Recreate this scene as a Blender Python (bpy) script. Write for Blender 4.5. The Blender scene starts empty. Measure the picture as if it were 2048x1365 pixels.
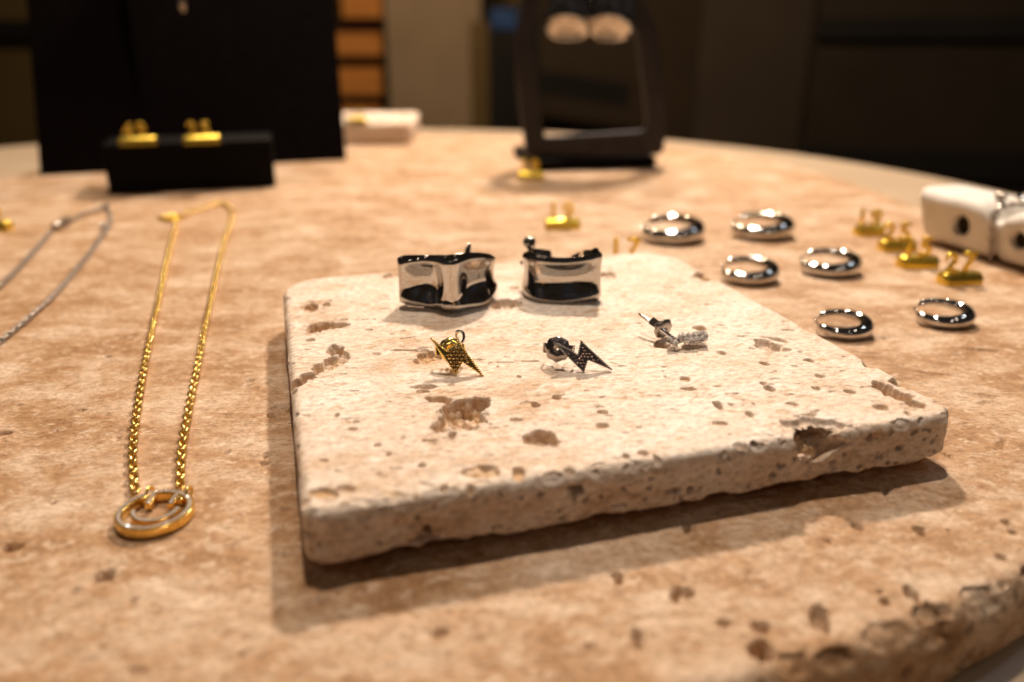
import bpy, math, random
import numpy as np
from mathutils import Vector, Matrix

# 1 Blender unit = 10 cm (table-top jewellery close-up)
random.seed(7)
rng = np.random.default_rng(7)
scn = bpy.context.scene
COL = scn.collection
R = math.radians
PI = math.pi
scn.unit_settings.system = 'METRIC'
scn.unit_settings.scale_length = 0.1

# ------------------------------------------------------------------ camera
F_PX, PITCH, CAM_H = 1600.0, R(21.3), 0.6515
cd = bpy.data.cameras.new('camera')
cam = bpy.data.objects.new('camera', cd)
COL.objects.link(cam)
cam.location = (0, 0, CAM_H)
cam.rotation_euler = (PI / 2 - PITCH, 0, 0)
cd.sensor_width = 36.0
cd.lens = 36.0 * F_PX / 2048.0
cd.clip_start = 0.01
cd.clip_end = 500
cd.dof.use_dof = True
cd.dof.focus_distance = 1.42
cd.dof.aperture_fstop = 1.0
cd.dof.aperture_blades = 0
scn.camera = cam

# ------------------------------------------------------------------ world and lamps
w = bpy.data.worlds.new('World')
scn.world = w
w.use_nodes = True
bg = w.node_tree.nodes['Background']
_wt = w.node_tree
_tc = _wt.nodes.new('ShaderNodeTexCoord')
_wn = _wt.nodes.new('ShaderNodeTexNoise')  # made-up blotches of dim light, added for the metal to reflect
_wn.inputs['Scale'].default_value = 2.6
_wn.inputs['Detail'].default_value = 3.0
_wr = _wt.nodes.new('ShaderNodeValToRGB')
_e = _wr.color_ramp.elements
_e[0].position, _e[0].color = 0.38, (0.018, 0.014, 0.011, 1)
_e[1].position, _e[1].color = 0.72, (0.12, 0.085, 0.055, 1)
_m = _e.new(0.50)
_m.color = (0.034, 0.024, 0.016, 1)
_m = _e.new(0.58)
_m.color = (0.026, 0.028, 0.036, 1)
_wt.links.new(_tc.outputs['Generated'], _wn.inputs['Vector'])
_wt.links.new(_wn.outputs[0], _wr.inputs[0])
_wt.links.new(_wr.outputs[0], bg.inputs[0])
bg.inputs[1].default_value = 0.8


def lamp(name, loc, target, energy, color, size, shape='DISK', size_y=None, spread=None):
    ld = bpy.data.lights.new(name, 'AREA')
    ld.shape = shape
    ld.size = size
    if size_y:
        ld.size_y = size_y
    ld.energy = energy
    ld.color = color
    if spread:
        ld.spread = spread
    o = bpy.data.objects.new(name, ld)
    COL.objects.link(o)
    o.location = loc
    d = Vector(target) - Vector(loc)
    o.rotation_euler = d.to_track_quat('-Z', 'Y').to_euler()
    return o


WARM = (1.0, 0.82, 0.65)
TGT = (0.1, 1.6, 0.0)


def from_dir(az, el, dist):
    az, el = R(az), R(el)
    return (TGT[0] + dist * math.sin(az) * math.cos(el), TGT[1] + dist * math.cos(az) * math.cos(el), dist * math.sin(el))


lamp('spot_lamp', (0.85, 6.2, 5.0), (0.0, 1.3, 0.0), 505, WARM, 0.42)          # low, behind and right
lamp('spot_lamp', from_dir(-8, 77, 20), TGT, 2300, WARM, 0.6)          # high behind
lamp('spot_lamp', from_dir(60, 50, 22), TGT, 190, (0.85, 0.90, 1.0), 0.8, 'RECTANGLE', 2.0)
lamp('spot_lamp', from_dir(120, 62, 20), TGT, 90, WARM, 0.8)
lamp('spot_lamp', from_dir(-60, 50, 22), TGT, 90, WARM, 0.8)
lamp('spot_lamp', from_dir(165, 45, 20), TGT, 100, WARM, 0.8)
lamp('spot_lamp', from_dir(-140, 48, 24), TGT, 60, WARM, 0.8)
lamp('backdrop_fill', (-2, 14, 13), (-2, 24, -2), 1900, (1.0, 0.70, 0.42), 1.2)  # unseen fill, added to brighten the backdrop beyond the spots' reach

vs = scn.view_settings
vs.view_transform = 'Standard'
vs.look = 'None'
vs.gamma = 1
vs.exposure = 0.0
scn.cycles.use_denoising = True
scn.cycles.max_bounces = 8
scn.cycles.glossy_bounces = 5
scn.cycles.sample_clamp_indirect = 6.0


# ------------------------------------------------------------------ helpers
SP, CP = math.sin(PITCH), math.cos(PITCH)


def ray(px, py):
    a, b = (px - 1024.0) / F_PX, (py - 682.5) / F_PX
    return np.array([a, CP - b * SP, -SP - b * CP])


def U(px, py, z=0.0):
    d = ray(px, py)
    s = (z - CAM_H) / d[2]
    return np.array([0, 0, CAM_H]) + s * d


def UY(px, py, Y):
    d = ray(px, py)
    return np.array([0, 0, CAM_H]) + d * (Y / d[1])


def upp(P):
    return (P[1] * CP - (P[2] - CAM_H) * SP) / F_PX


def link(name, me, parent=None, loc=None, rot=None):
    o = bpy.data.objects.new(name, me)
    COL.objects.link(o)
    if parent:
        o.parent = parent
    if loc is not None:
        o.location = tuple(loc)
    if rot is not None:
        o.rotation_euler = rot
    return o


def thing(name, label, cat, loc=(0, 0, 0), rotz=0.0, group=None):
    o = link(name, None, None, loc, (0, 0, rotz))
    o.empty_display_size = 0.05
    return tag(o, label, cat, group)


def tag(o, label, cat, group=None):
    o['label'] = label
    o['category'] = cat
    if group:
        o['group'] = group
    return o


class MB:
    def __init__(self):
        self.v, self.f = [], []

    def add(self, vs_, fs):
        k = len(self.v)
        self.v += [tuple(map(float, p)) for p in vs_]
        self.f += [tuple(i + k for i in f) for f in fs]
        return self

    def box(self, x0, x1, y0, y1, z0, z1, M=None):
        vs_ = [(x, y, z) for z in (z0, z1) for y in (y0, y1) for x in (x0, x1)]
        if M is not None:
            vs_ = [M @ Vector(p) for p in vs_]
        return self.add(vs_, [(0, 2, 3, 1), (4, 5, 7, 6), (0, 1, 5, 4), (2, 6, 7, 3), (0, 4, 6, 2), (1, 3, 7, 5)])

    def tube(self, path, rad, n=10, caps=True, closed=False):
        P = [Vector(p) for p in path]
        m = len(P)
        rads = rad if hasattr(rad, '__len__') else [rad] * m
        up = None
        vs_, fs = [], []
        for i in range(m):
            a = P[(i - 1) % m] if closed else P[max(i - 1, 0)]
            b = P[(i + 1) % m] if closed else P[min(i + 1, m - 1)]
            t = (b - a).normalized()
            if up is None:
                up = Vector((0, 0, 1)) if abs(t.z) < 0.9 else Vector((1, 0, 0))
            s = t.cross(up).normalized()
            up = s.cross(t).normalized()
            for k in range(n):
                q = 2 * PI * k / n
                vs_.append(P[i] + (s * math.cos(q) + up * math.sin(q)) * rads[i])
        for i in range(m if closed else m - 1):
            j = (i + 1) % m
            for k in range(n):
                fs.append((i * n + k, i * n + (k + 1) % n, j * n + (k + 1) % n, j * n + k))
        if caps and not closed:
            fs.append(tuple(range(n))[::-1])
            fs.append(tuple((m - 1) * n + k for k in range(n)))
        return self.add(vs_, fs)

    def ell(self, c, r, nu=14, nv=8, M=None):
        vs_, fs = [], []
        for j in range(nv + 1):
            th = PI * j / nv
            for i in range(nu):
                ph = 2 * PI * i / nu
                p = Vector((r[0] * math.sin(th) * math.cos(ph), r[1] * math.sin(th) * math.sin(ph), r[2] * math.cos(th)))
                if M is not None:
                    p = M @ p
                vs_.append(p + Vector(c))
        for j in range(nv):
            for i in range(nu):
                fs.append((j * nu + i, (j + 1) * nu + i, (j + 1) * nu + (i + 1) % nu, j * nu + (i + 1) % nu))
        return self.add(vs_, fs)

    def gem(self, c, r, h, M=None, spin=0.0, n=8):
        """a small brilliant: table, crown and a short pavilion"""
        vs_ = []
        for rr, z in ((0.55, 1.0), (1.0, 0.35), (0.3, -0.9)):
            for i in range(n):
                q = 2 * PI * i / n + spin + (PI / n if z == 0.35 else 0)
                p = Vector((r * rr * math.cos(q), r * rr * math.sin(q), h * z))
                vs_.append((M @ p if M is not None else p) + Vector(c))
        fs = [tuple(range(n))]
        for i in range(n):
            j = (i + 1) % n
            fs += [(i, n + i, j), (j, n + i, n + j), (n + i, 2 * n + i, 2 * n + j, n + j)]
        fs.append(tuple(2 * n + i for i in range(n))[::-1])
        return self.add(vs_, fs)

    def prism(self, poly, y0, y1):
        """outline in x,z extruded along y"""
        n = len(poly)
        vs_ = [(x, y0, z) for x, z in poly] + [(x, y1, z) for x, z in poly]
        fs = [tuple(range(n)), tuple(range(2 * n - 1, n - 1, -1))]
        for i in range(n):
            j = (i + 1) % n
            fs.append((i, i + n, j + n, j))
        return self.add(vs_, fs)

    def build(self, name, mat, parent=None, smooth=True, loc=None, rot=None, bevel=0.0, sub=0, auto=None):
        me = bpy.data.meshes.new(name)
        me.from_pydata(self.v, [], self.f)
        me.validate()
        import bmesh
        bm = bmesh.new()
        bm.from_mesh(me)
        bmesh.ops.recalc_face_normals(bm, faces=bm.faces)
        if bevel:
            bmesh.ops.bevel(bm, geom=[e for e in bm.edges if e.calc_face_angle(0) > 0.5], offset=bevel, segments=3, profile=0.6, affect='EDGES')
        bm.to_mesh(me)
        bm.free()
        if smooth:
            me.shade_smooth()
            if auto or bevel:
                me.set_sharp_from_angle(angle=auto or R(50))
        me.materials.append(mat)
        o = link(name, me, parent, loc, rot)
        if sub:
            m = o.modifiers.new('s', 'SUBSURF')
            m.levels = m.render_levels = sub
        return o


def spline(pts, n):
    P = np.array(pts, float)
    m = len(P)
    out = []
    for i in range(m - 1):
        p0, p1, p2, p3 = P[max(i - 1, 0)], P[i], P[i + 1], P[min(i + 2, m - 1)]
        for k in range(n):
            t = k / n
            out.append(0.5 * ((2 * p1) + (-p0 + p2) * t + (2 * p0 - 5 * p1 + 4 * p2 - p3) * t * t + (-p0 + 3 * p1 - 3 * p2 + p3) * t ** 3))
    out.append(P[-1])
    return np.array(out)


def resample(P, step):
    P = np.array(P, float)
    d = np.r_[0, np.cumsum(np.linalg.norm(np.diff(P, axis=0), axis=1))]
    s = np.linspace(0, d[-1], max(2, int(round(d[-1] / step)) + 1))
    return np.stack([np.interp(s, d, P[:, k]) for k in range(P.shape[1])], 1)


# --- lattice noise in numpy
_T = rng.random(65536)


def vnoise(P):
    i = np.floor(P).astype(np.int64)
    f = P - i
    f = f * f * (3 - 2 * f)

    def h(a, b, c):
        return _T[((i[:, 0] + a) * 73856093 ^ (i[:, 1] + b) * 19349663 ^ (i[:, 2] + c) * 83492791) & 65535]
    x, y, z = f[:, 0], f[:, 1], f[:, 2]
    a = h(0, 0, 0) * (1 - x) + h(1, 0, 0) * x
    b = h(0, 1, 0) * (1 - x) + h(1, 1, 0) * x
    c = h(0, 0, 1) * (1 - x) + h(1, 0, 1) * x
    d = h(0, 1, 1) * (1 - x) + h(1, 1, 1) * x
    return (a * (1 - y) + b * y) * (1 - z) + (c * (1 - y) + d * y) * z


def fbm(P, o=3):
    s, a, t = 0, 0.5, 0
    for k in range(o):
        s = s + a * vnoise(P * 2 ** k + 17.3 * k)
        t += a
        a *= 0.5
    return s / t


def smooth(t):
    t = np.clip(t, 0, 1)
    return t * t * (3 - 2 * t)


# ------------------------------------------------------------------ materials
def new_mat(name):
    m = bpy.data.materials.new(name)
    m.use_nodes = True
    nt = m.node_tree
    return m, nt, nt.nodes['Principled BSDF']


def nd(nt, t, **k):
    n = nt.nodes.new(t)
    for a, b in k.items():
        if a in ('operation', 'blend_type', 'data_type', 'attribute_name', 'noise_dimensions', 'feature'):
            setattr(n, a, b)
        else:
            n.inputs[a.replace('_', ' ')].default_value = b
    return n


def ramp(nt, fac, stops):
    r = nt.nodes.new('ShaderNodeValToRGB')
    e = r.color_ramp.elements
    while len(e) < len(stops):
        e.new(0.5)
    for q, (p, c) in zip(e, stops):
        q.position = p
        q.color = (*c, 1)
    nt.links.new(fac, r.inputs[0])
    return r


def mixc(nt, fac, a, b):
    m = nt.nodes.new('ShaderNodeMix')
    m.data_type = 'RGBA'
    for s, v in ((0, fac), (6, a), (7, b)):
        if hasattr(v, 'links') or hasattr(v, 'is_linked'):
            nt.links.new(v, m.inputs[s])
        else:
            m.inputs[s].default_value = v if s == 0 else (*v, 1)
    return m.outputs[2]


def travertine(name, base, tan, pale, ochre, rot=0.0, streak=(3.0, 9.0, 9.0), rough=0.55, fleck=0.8):
    m, nt, p = new_mat(name)
    L = nt.links.new
    tc = nt.nodes.new('ShaderNodeTexCoord')
    mp = nt.nodes.new('ShaderNodeMapping')
    mp.inputs['Rotation'].default_value = (0, 0, rot)
    mp.inputs['Scale'].default_value = streak
    L(tc.outputs['Object'], mp.inputs[0])
    n0 = nd(nt, 'ShaderNodeTexNoise', Scale=0.9, Detail=4.0, Roughness=0.55, Distortion=0.6)
    L(mp.outputs[0], n0.inputs['Vector'])
    n1 = nd(nt, 'ShaderNodeTexNoise', Scale=2.6, Detail=10.0, Roughness=0.72, Distortion=0.6)
    L(mp.outputs[0], n1.inputs['Vector'])
    av = nd(nt, 'ShaderNodeMath', operation='MULTIPLY_ADD')
    L(n0.outputs[0], av.inputs[0])
    av.inputs[1].default_value = 0.55
    hf = nd(nt, 'ShaderNodeMath', operation='MULTIPLY')
    L(n1.outputs[0], hf.inputs[0])
    hf.inputs[1].default_value = 0.45
    L(hf.outputs[0], av.inputs[2])
    c1 = ramp(nt, av.outputs[0], [(0.39, tan), (0.47, base), (0.54, tuple(0.6 * x + 0.4 * y for x, y in zip(base, pale))), (0.62, pale)])
    n2 = nd(nt, 'ShaderNodeTexNoise', Scale=5.0, Detail=10.0, Roughness=0.78, Distortion=0.4)
    L(mp.outputs[0], n2.inputs['Vector'])
    f2 = ramp(nt, n2.outputs[0], [(0.52, (0, 0, 0)), (0.61, (0.85, 0.85, 0.85))])
    c2 = mixc(nt, f2.outputs[0], c1.outputs[0], pale)
    n3 = nd(nt, 'ShaderNodeTexNoise', Scale=4.2, Detail=9.0, Roughness=0.74, Distortion=0.8)
    mp3 = nt.nodes.new('ShaderNodeMapping')
    mp3.inputs['Location'].default_value = (7.3, 2.1, 4.4)
    L(mp.outputs[0], mp3.inputs[0])
    L(mp3.outputs[0], n3.inputs['Vector'])
    f3 = ramp(nt, n3.outputs[0], [(0.56, (0, 0, 0)), (0.66, (fleck, fleck, fleck))])
    c3 = mixc(nt, f3.outputs[0], c2, tuple(0.55 * a + 0.45 * b for a, b in zip(ochre, tan)))
    n6 = nd(nt, 'ShaderNodeTexNoise', Scale=15.0, Detail=6.0, Roughness=0.8)
    L(mp.outputs[0], n6.inputs['Vector'])
    f6 = ramp(nt, n6.outputs[0], [(0.36, (0.62, 0.55, 0.48)), (0.5, (1, 1, 1)), (0.64, (1.18, 1.2, 1.22))])
    mm = nt.nodes.new('ShaderNodeMix')
    mm.data_type = 'RGBA'
    mm.blend_type = 'MULTIPLY'
    mm.inputs[0].default_value = 1.0
    L(c3, mm.inputs[6])
    L(f6.outputs[0], mm.inputs[7])
    c3 = mm.outputs[2]
    at = nd(nt, 'ShaderNodeAttribute')
    at.attribute_name = 'crust'
    n4 = nd(nt, 'ShaderNodeTexNoise', Scale=30.0, Detail=4.0, Roughness=0.6)
    L(tc.outputs['Object'], n4.inputs['Vector'])
    f4 = ramp(nt, n4.outputs[0], [(0.36, (0.12, 0.12, 0.12)), (0.62, (1, 1, 1))])
    mu = nd(nt, 'ShaderNodeMath', operation='MULTIPLY')
    L(at.outputs['Fac'], mu.inputs[0])
    L(f4.outputs[0], mu.inputs[1])
    c4 = mixc(nt, mu.outputs[0], c3, ochre)
    L(c4, p.inputs['Base Color'])
    p.inputs['Roughness'].default_value = rough
    p.inputs['Specular IOR Level'].default_value = 0.35
    n5 = nd(nt, 'ShaderNodeTexNoise', Scale=75.0, Detail=5.0, Roughness=0.7)
    L(tc.outputs['Object'], n5.inputs['Vector'])
    ad = nd(nt, 'ShaderNodeMath', operation='ADD')
    L(n5.outputs[0], ad.inputs[0])
    L(n2.outputs[0], ad.inputs[1])
    bp = nd(nt, 'ShaderNodeBump', Strength=0.55, Distance=0.005)
    L(ad.outputs[0], bp.inputs['Height'])
    L(bp.outputs[0], p.inputs['Normal'])
    return m


def metal(name, col, rough=0.06, scratch=0.05, bump=0.0):
    m, nt, p = new_mat(name)
    p.inputs['Metallic'].default_value = 1.0
    p.inputs['Base Color'].default_value = (*col, 1)
    tc = nt.nodes.new('ShaderNodeTexCoord')
    n = nd(nt, 'ShaderNodeTexNoise', Scale=40.0, Detail=4.0)
    nt.links.new(tc.outputs['Object'], n.inputs['Vector'])
    mr = nt.nodes.new('ShaderNodeMapRange')
    mr.inputs[3].default_value = rough
    mr.inputs[4].default_value = rough + scratch
    nt.links.new(n.outputs[0], mr.inputs[0])
    nt.links.new(mr.outputs[0], p.inputs['Roughness'])
    if bump:
        b = nd(nt, 'ShaderNodeBump', Strength=bump, Distance=0.004)
        nt.links.new(n.outputs[0], b.inputs['Height'])
        nt.links.new(b.outputs[0], p.inputs['Normal'])
    return m


def matte(name, a, b, scale=4.0, rough=0.6, spec=0.4, stretch=(1, 1, 1), bump=0.0):
    m, nt, p = new_mat(name)
    tc = nt.nodes.new('ShaderNodeTexCoord')
    mp = nt.nodes.new('ShaderNodeMapping')
    mp.inputs['Scale'].default_value = stretch
    nt.links.new(tc.outputs['Object'], mp.inputs[0])
    n = nd(nt, 'ShaderNodeTexNoise', Scale=scale, Detail=5.0, Roughness=0.6)
    nt.links.new(mp.outputs[0], n.inputs['Vector'])
    c = ramp(nt, n.outputs[0], [(0.35, a), (0.65, b)])
    nt.links.new(c.outputs[0], p.inputs['Base Color'])
    p.inputs['Roughness'].default_value = rough
    p.inputs['Specular IOR Level'].default_value = spec
    if bump:
        bm_ = nd(nt, 'ShaderNodeBump', Strength=bump, Distance=0.01)
        nt.links.new(n.outputs[0], bm_.inputs['Height'])
        nt.links.new(bm_.outputs[0], p.inputs['Normal'])
    return m


M_TILE = travertine('tile_travertine', (0.79, 0.635, 0.505), (0.64, 0.44, 0.29), (0.90, 0.80, 0.71), (0.56, 0.32, 0.11), 0.05, (4.4, 8.5, 8.5), 0.55, 1.0)
M_SLAB = travertine('slab_travertine', (0.48, 0.285, 0.15), (0.36, 0.19, 0.08), (0.74, 0.57, 0.42), (0.28, 0.15, 0.06), -0.5, (6.0, 9.5, 9.5), 0.5, 0.6)
M_CHROME = metal('polished_steel', (0.66, 0.645, 0.63), 0.03, 0.02)
M_CUFF = metal('dark_polished_steel', (0.50, 0.465, 0.43), 0.025, 0.02)
M_GOLD = metal('gold', (0.98, 0.70, 0.22), 0.12, 0.12)
M_BRASS = metal('brass', (0.86, 0.62, 0.10), 0.22, 0.15)
M_GUN = metal('dark_rhodium', (0.40, 0.36, 0.34), 0.14, 0.15)
M_SILVER = metal('silver', (0.78, 0.76, 0.74), 0.10, 0.10)
M_DSILV = metal('dull_silver', (0.45, 0.40, 0.36), 0.22, 0.15)
M_GEM = metal('clear_stone', (0.86, 0.80, 0.76), 0.03, 0.03)
M_GEM.node_tree.nodes['Principled BSDF'].inputs['Metallic'].default_value = 0.4
M_GEMD = metal('dark_stone', (0.55, 0.44, 0.42), 0.06, 0.08)
M_GEMG = metal('champagne_stone', (0.80, 0.58, 0.28), 0.06, 0.10)
M_BLACK = matte('black_card', (0.004, 0.003, 0.003), (0.006, 0.004, 0.004), 20, 0.95, 0.02)
M_BLOCK = matte('black_acrylic', (0.003, 0.0025, 0.0025), (0.004, 0.003, 0.003), 20, 0.6, 0.08)
M_STAND = matte('black_lacquer', (0.016, 0.013, 0.016), (0.024, 0.020, 0.024), 12, 0.55, 0.4)
M_TABLE = matte('table_laminate', (0.50, 0.38, 0.26), (0.55, 0.42, 0.29), 2.0, 0.4, 0.4)
M_HOLE_SHADE = matte('hole_shade', (0.02, 0.014, 0.008), (0.03, 0.02, 0.012), 30, 0.9, 0.1)
M_WHITE = matte('white_plaster', (0.74, 0.70, 0.64), (0.84, 0.80, 0.75), 8.0, 0.6, 0.3)


# ------------------------------------------------------------------ stone shells
def shell(name, xs, ys, zs, r, plan, disp, mat, parent=None, loc=(0, 0, 0), rotz=0.0, taper=None):
    """closed stone slab on a fine grid: rounded edges, plan outline, then pits pushed in along the normals.
    xs, ys: grid lines of the top; zs: heights of the side rows, from just under the top down to the bottom."""
    nx, ny = len(xs), len(ys)
    hx, hy, H = xs[-1], ys[-1], zs[0]
    X, Y = np.meshgrid(xs, ys)
    top = np.stack([X.ravel(), Y.ravel(), np.full(nx * ny, H)], 1)
    per = [i for i in range(nx)] + [j * nx + nx - 1 for j in range(1, ny)] + [(ny - 1) * nx + i for i in range(nx - 2, -1, -1)] + [j * nx for j in range(ny - 2, 0, -1)]
    per = np.array(per)
    m = len(per)
    sides = [np.c_[top[per][:, :2], np.full(m, z)] for z in zs[1:]]
    P = np.concatenate([top] + sides)
    # rounded edges
    inner = P.copy()
    inner[:, 0] = np.clip(P[:, 0], -hx + r, hx - r)
    inner[:, 1] = np.clip(P[:, 1], -hy + r, hy - r)
    inner[:, 2] = np.clip(P[:, 2], min(r, H / 3), H - r)
    d = P - inner
    ln = np.linalg.norm(d, axis=1)
    ok = ln > 1e-9
    rr = np.where(P[:, 2] < H / 3, np.minimum(ln, r), r)
    P[ok] = inner[ok] + d[ok] / ln[ok][:, None] * rr[ok][:, None]
    P[:, :2] = plan(P[:, :2])
    if taper:
        P = taper(P)
    # faces
    a = (np.arange(ny - 1)[:, None] * nx + np.arange(nx - 1)[None, :]).ravel()
    F = [np.stack([a, a + 1, a + nx + 1, a + nx], 1)]
    prev = per
    for k in range(len(zs) - 1):
        cur = nx * ny + k * m + np.arange(m)
        F.append(np.stack([prev, cur, np.roll(cur, -1), np.roll(prev, -1)], 1))
        prev = cur
    F = np.concatenate(F)

    def normals(P):
        A = P[F]
        n = np.cross(A[:, 2] - A[:, 0], A[:, 3] - A[:, 1])
        N = np.zeros_like(P)
        for k in range(4):
            for c in range(3):
                N[:, c] += np.bincount(F[:, k], n[:, c], len(P))
        return N / np.maximum(np.linalg.norm(N, axis=1), 1e-12)[:, None]
    N = normals(P)
    P, crust = disp(P, N)
    me = bpy.data.meshes.new(name)
    nq = len(F)
    me.vertices.add(len(P))
    me.vertices.foreach_set('co', P.astype(np.float32).ravel())
    loops = np.concatenate([F.ravel(), prev[::-1]])
    me.loops.add(len(loops))
    me.loops.foreach_set('vertex_index', loops.astype(np.int32))
    me.polygons.add(nq + 1)
    me.polygons.foreach_set('loop_start', np.r_[np.arange(nq) * 4, nq * 4].astype(np.int32))
    me.update(calc_edges=True)
    me.validate()
    at = me.attributes.new('crust', 'FLOAT', 'POINT')
    at.data.foreach_set('value', crust.astype(np.float32))
    me.shade_smooth()
    me.materials.append(mat)
    return link(name, me, parent, loc, (0, 0, rotz))


def corner_plan(hx, hy, Rs):
    """round the plan corners: Rs = (front-left, front-right, back-right, back-left)"""
    def f(Q):
        Q = Q.copy()
        for (sx, sy), q in zip(((-1, -1), (1, -1), (1, 1), (-1, 1)), Rs):
            w = Q * np.array([sx, sy]) - np.array([hx - q, hy - q])
            k = (w[:, 0] > 0) & (w[:, 1] > 0)
            ww = w[k]
            s = np.maximum(ww[:, 0], ww[:, 1]) / np.maximum(np.hypot(ww[:, 0], ww[:, 1]), 1e-9)
            Q[k] = (ww * s[:, None] + np.array([hx - q, hy - q])) * np.array([sx, sy])
        return Q
    return f


def apply_pits(P, N, pits, crust, jag=0.3):
    """pits: centre (3), axis frame (3x3 rows), radii (3), depth, crust amount, pebbly"""
    V = np.zeros_like(P)
    dep = np.zeros(len(P))
    n1 = fbm(P * 34.0, 2) - 0.5
    n2 = fbm(P * 95.0 + 5.0, 3) - 0.5
    for c, A, rad, depth, cr, peb in pits:
        k = np.where((np.abs(P - c) < max(rad) * 1.7).all(1))[0]
        if not len(k):
            continue
        q = ((P[k] - c) @ A.T) / rad
        big = 1.0 if min(rad[:2]) > 0.012 else 0.45
        t = np.sqrt((q ** 2).sum(1)) + (n1[k] * 1.5 * big + n2[k] * 1.5) * jag * 2
        s = smooth((1.0 - t) / 0.27)
        v = s * depth * (1 + 0.9 * n2[k])
        if peb:
            r0 = 0.016 if rad[0] > 0.03 else 0.011
            m_ = max(4, int(3.2 * rad[0] * rad[1] / (r0 * r0)))
            pp = rng.uniform(-1.1, 1.1, (m_, 2)) * rad[:2]
            l = q[:, :2] * rad[:2]
            dd = np.sqrt(((l[:, None, :] - pp[None]) ** 2).sum(2))
            sz = r0 * rng.uniform(0.7, 1.3, m_)
            hh = (np.sqrt(np.clip(1 - (dd / sz) ** 2, 0, 1)) * sz * rng.uniform(0.35, 0.9, m_)).max(1)
            v = np.maximum(v - hh * s, v * 0.12)
        v = v * smooth((N[k] @ A[2] + 0.05) / 0.45)
        g = k[v > dep[k]]
        v = v[v > dep[k]]
        dep[g] = v
        V[g] = -A[2] * v[:, None]
        crust[k] = np.maximum(crust[k], smooth((1.02 - t) / 0.25) * cr * 0.9)
    return V


EYE3 = np.eye(3)


def frame_of(n, ang=0.0, t=None):
    n = np.array(n, float)
    t = np.array([1.0, 0, 0]) if t is None else np.array(t, float)
    b = np.cross(n, t)
    return np.stack([t * math.cos(ang) + b * math.sin(ang), -t * math.sin(ang) + b * math.cos(ang), n])


# ------------------------------------------------------------------ setting
floor = MB().box(-60, 60, -20, 90, -8.08, -8.03).build('floor', matte('floor_boards', (0.03, 0.02, 0.012), (0.045, 0.03, 0.018), 1.0, 0.5), smooth=False)
floor['kind'] = 'structure'

tb = thing('round_table', 'round beige table carrying the stone slab', 'table', (-1.0, 3.3, -8.03))
mb = MB()
prof = [(0.0, 7.9), (3.61, 7.9), (3.63, 7.89), (3.64, 7.87), (3.64, 7.78), (3.62, 7.75), (0.0, 7.75)]
n = 160
for i in range(len(prof)):
    for k in range(n):
        q = 2 * PI * k / n
        mb.v.append((max(prof[i][0], 1e-4) * math.cos(q), max(prof[i][0], 1e-4) * math.sin(q), prof[i][1]))
for i in range(len(prof) - 1):
    for k in range(n):
        mb.f.append((i * n + k, i * n + (k + 1) % n, (i + 1) * n + (k + 1) % n, (i + 1) * n + k))
mb.build('tabletop', M_TABLE, tb, auto=R(40))
MB().tube([(0, 0, 0), (0, 0, .1), (0, 0, .12), (0, 0, 1.0), (0, 0, 7.75)], [1.6, 1.6, 0.6, 0.42, 0.42], 40).build('pedestal', M_STAND, tb, auto=R(40))

# --- big slab -------------------------------------------------------
ST = 0.13
SC = np.array([-0.60, 3.0])
SA, SB, SE = 2.22, 2.445, 2.4
xs = np.r_[np.linspace(-SA, -0.55, 40)[:-1], np.linspace(-0.55, 1.7, 600), np.linspace(1.7, SA, 18)[1:]]
ys = np.r_[np.linspace(-SB, -SB + 0.10, 40)[:-1], np.linspace(-SB + 0.10, -1.2, 270)[:-1], np.linspace(-1.2, SB - 0.03, 110)[:-1], np.linspace(SB - 0.03, SB, 6)]


def slab_plan(Q):
    q = Q / np.array([SA, SB])
    m_ = np.maximum(np.abs(q[:, 0]), np.abs(q[:, 1]))
    e = (np.abs(q[:, 0]) ** SE + np.abs(q[:, 1]) ** SE) ** (1 / SE)
    s = np.where(e > 1e-9, m_ / np.maximum(e, 1e-9), 1)
    Q = Q * s[:, None]
    Q[:, 0] = np.where(Q[:, 0] < 0, Q[:, 0] * 0.84, Q[:, 0])
    return Q


SLAB_PITS = [(205, 1155, 44, 28, .02), (1235, 1155, 22, 26, .03), (1370, 1185, 46, 20, .03), (1350, 1192, 20, 22, .03), (1445, 1245, 36, 15, .02),
             (1275, 1275, 22, 34, .035), (880, 1265, 30, 13, .02), (1715, 1052, 24, 15, .02), (1840, 1060, 24, 16, .025), (1790, 985, 70, 34, .012),
             (645, 1200, 22, 12, .015), (675, 1182, 12, 8, .012), (560, 815, 56, 16, .014), (545, 828, 24, 14, .014), (533, 910, 11, 9, .02),
             (25, 1095, 40, 12, .016), (350, 1225, 10, 6, .01), (1515, 1300, 62, 46, .05), (1640, 1245, 40, 40, .03), (1770, 1202, 20, 14, .03), (1825, 1188, 26, 34, .03),
             (2008, 885, 18, 8, .015), (2015, 1045, 22, 9, .02), (2025, 1064, 14, 8, .015), (110, 860, 12, 6, .01), (107, 1005, 10, 6, .012), (265, 1200, 14, 8, .012),
             (1525, 1255, 36, 20, .02), (1605, 1305, 12, 14, .03), (1640, 1222, 34, 24, .02), (1380, 1058, 30, 12, .014), (1822, 1097, 8, 7, .012), (1900, 1062, 12, 6, .012),
             (2005, 1115, 18, 14, .02), (500, 760, 20, 5, .008), (270, 1340, 40, 10, .012), (430, 1220, 10, 6, .01), (1125, 1080, 60, 26, .006),
             (150, 1180, 26, 8, .012), (640, 470, 40, 6, .012), (590, 480, 60, 5, .012), (540, 455, 30, 9, .012), (1655, 440, 30, 8, .01), (1770, 680, 36, 14, .008),
             (1500, 690, 10, 6, .01), (1965, 790, 10, 5, .01), (830, 1230, 10, 6, .01), (1090, 1190, 12, 6, .01), (200, 1290, 14, 6, .01), (120, 1290, 10, 6, .01)]


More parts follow.
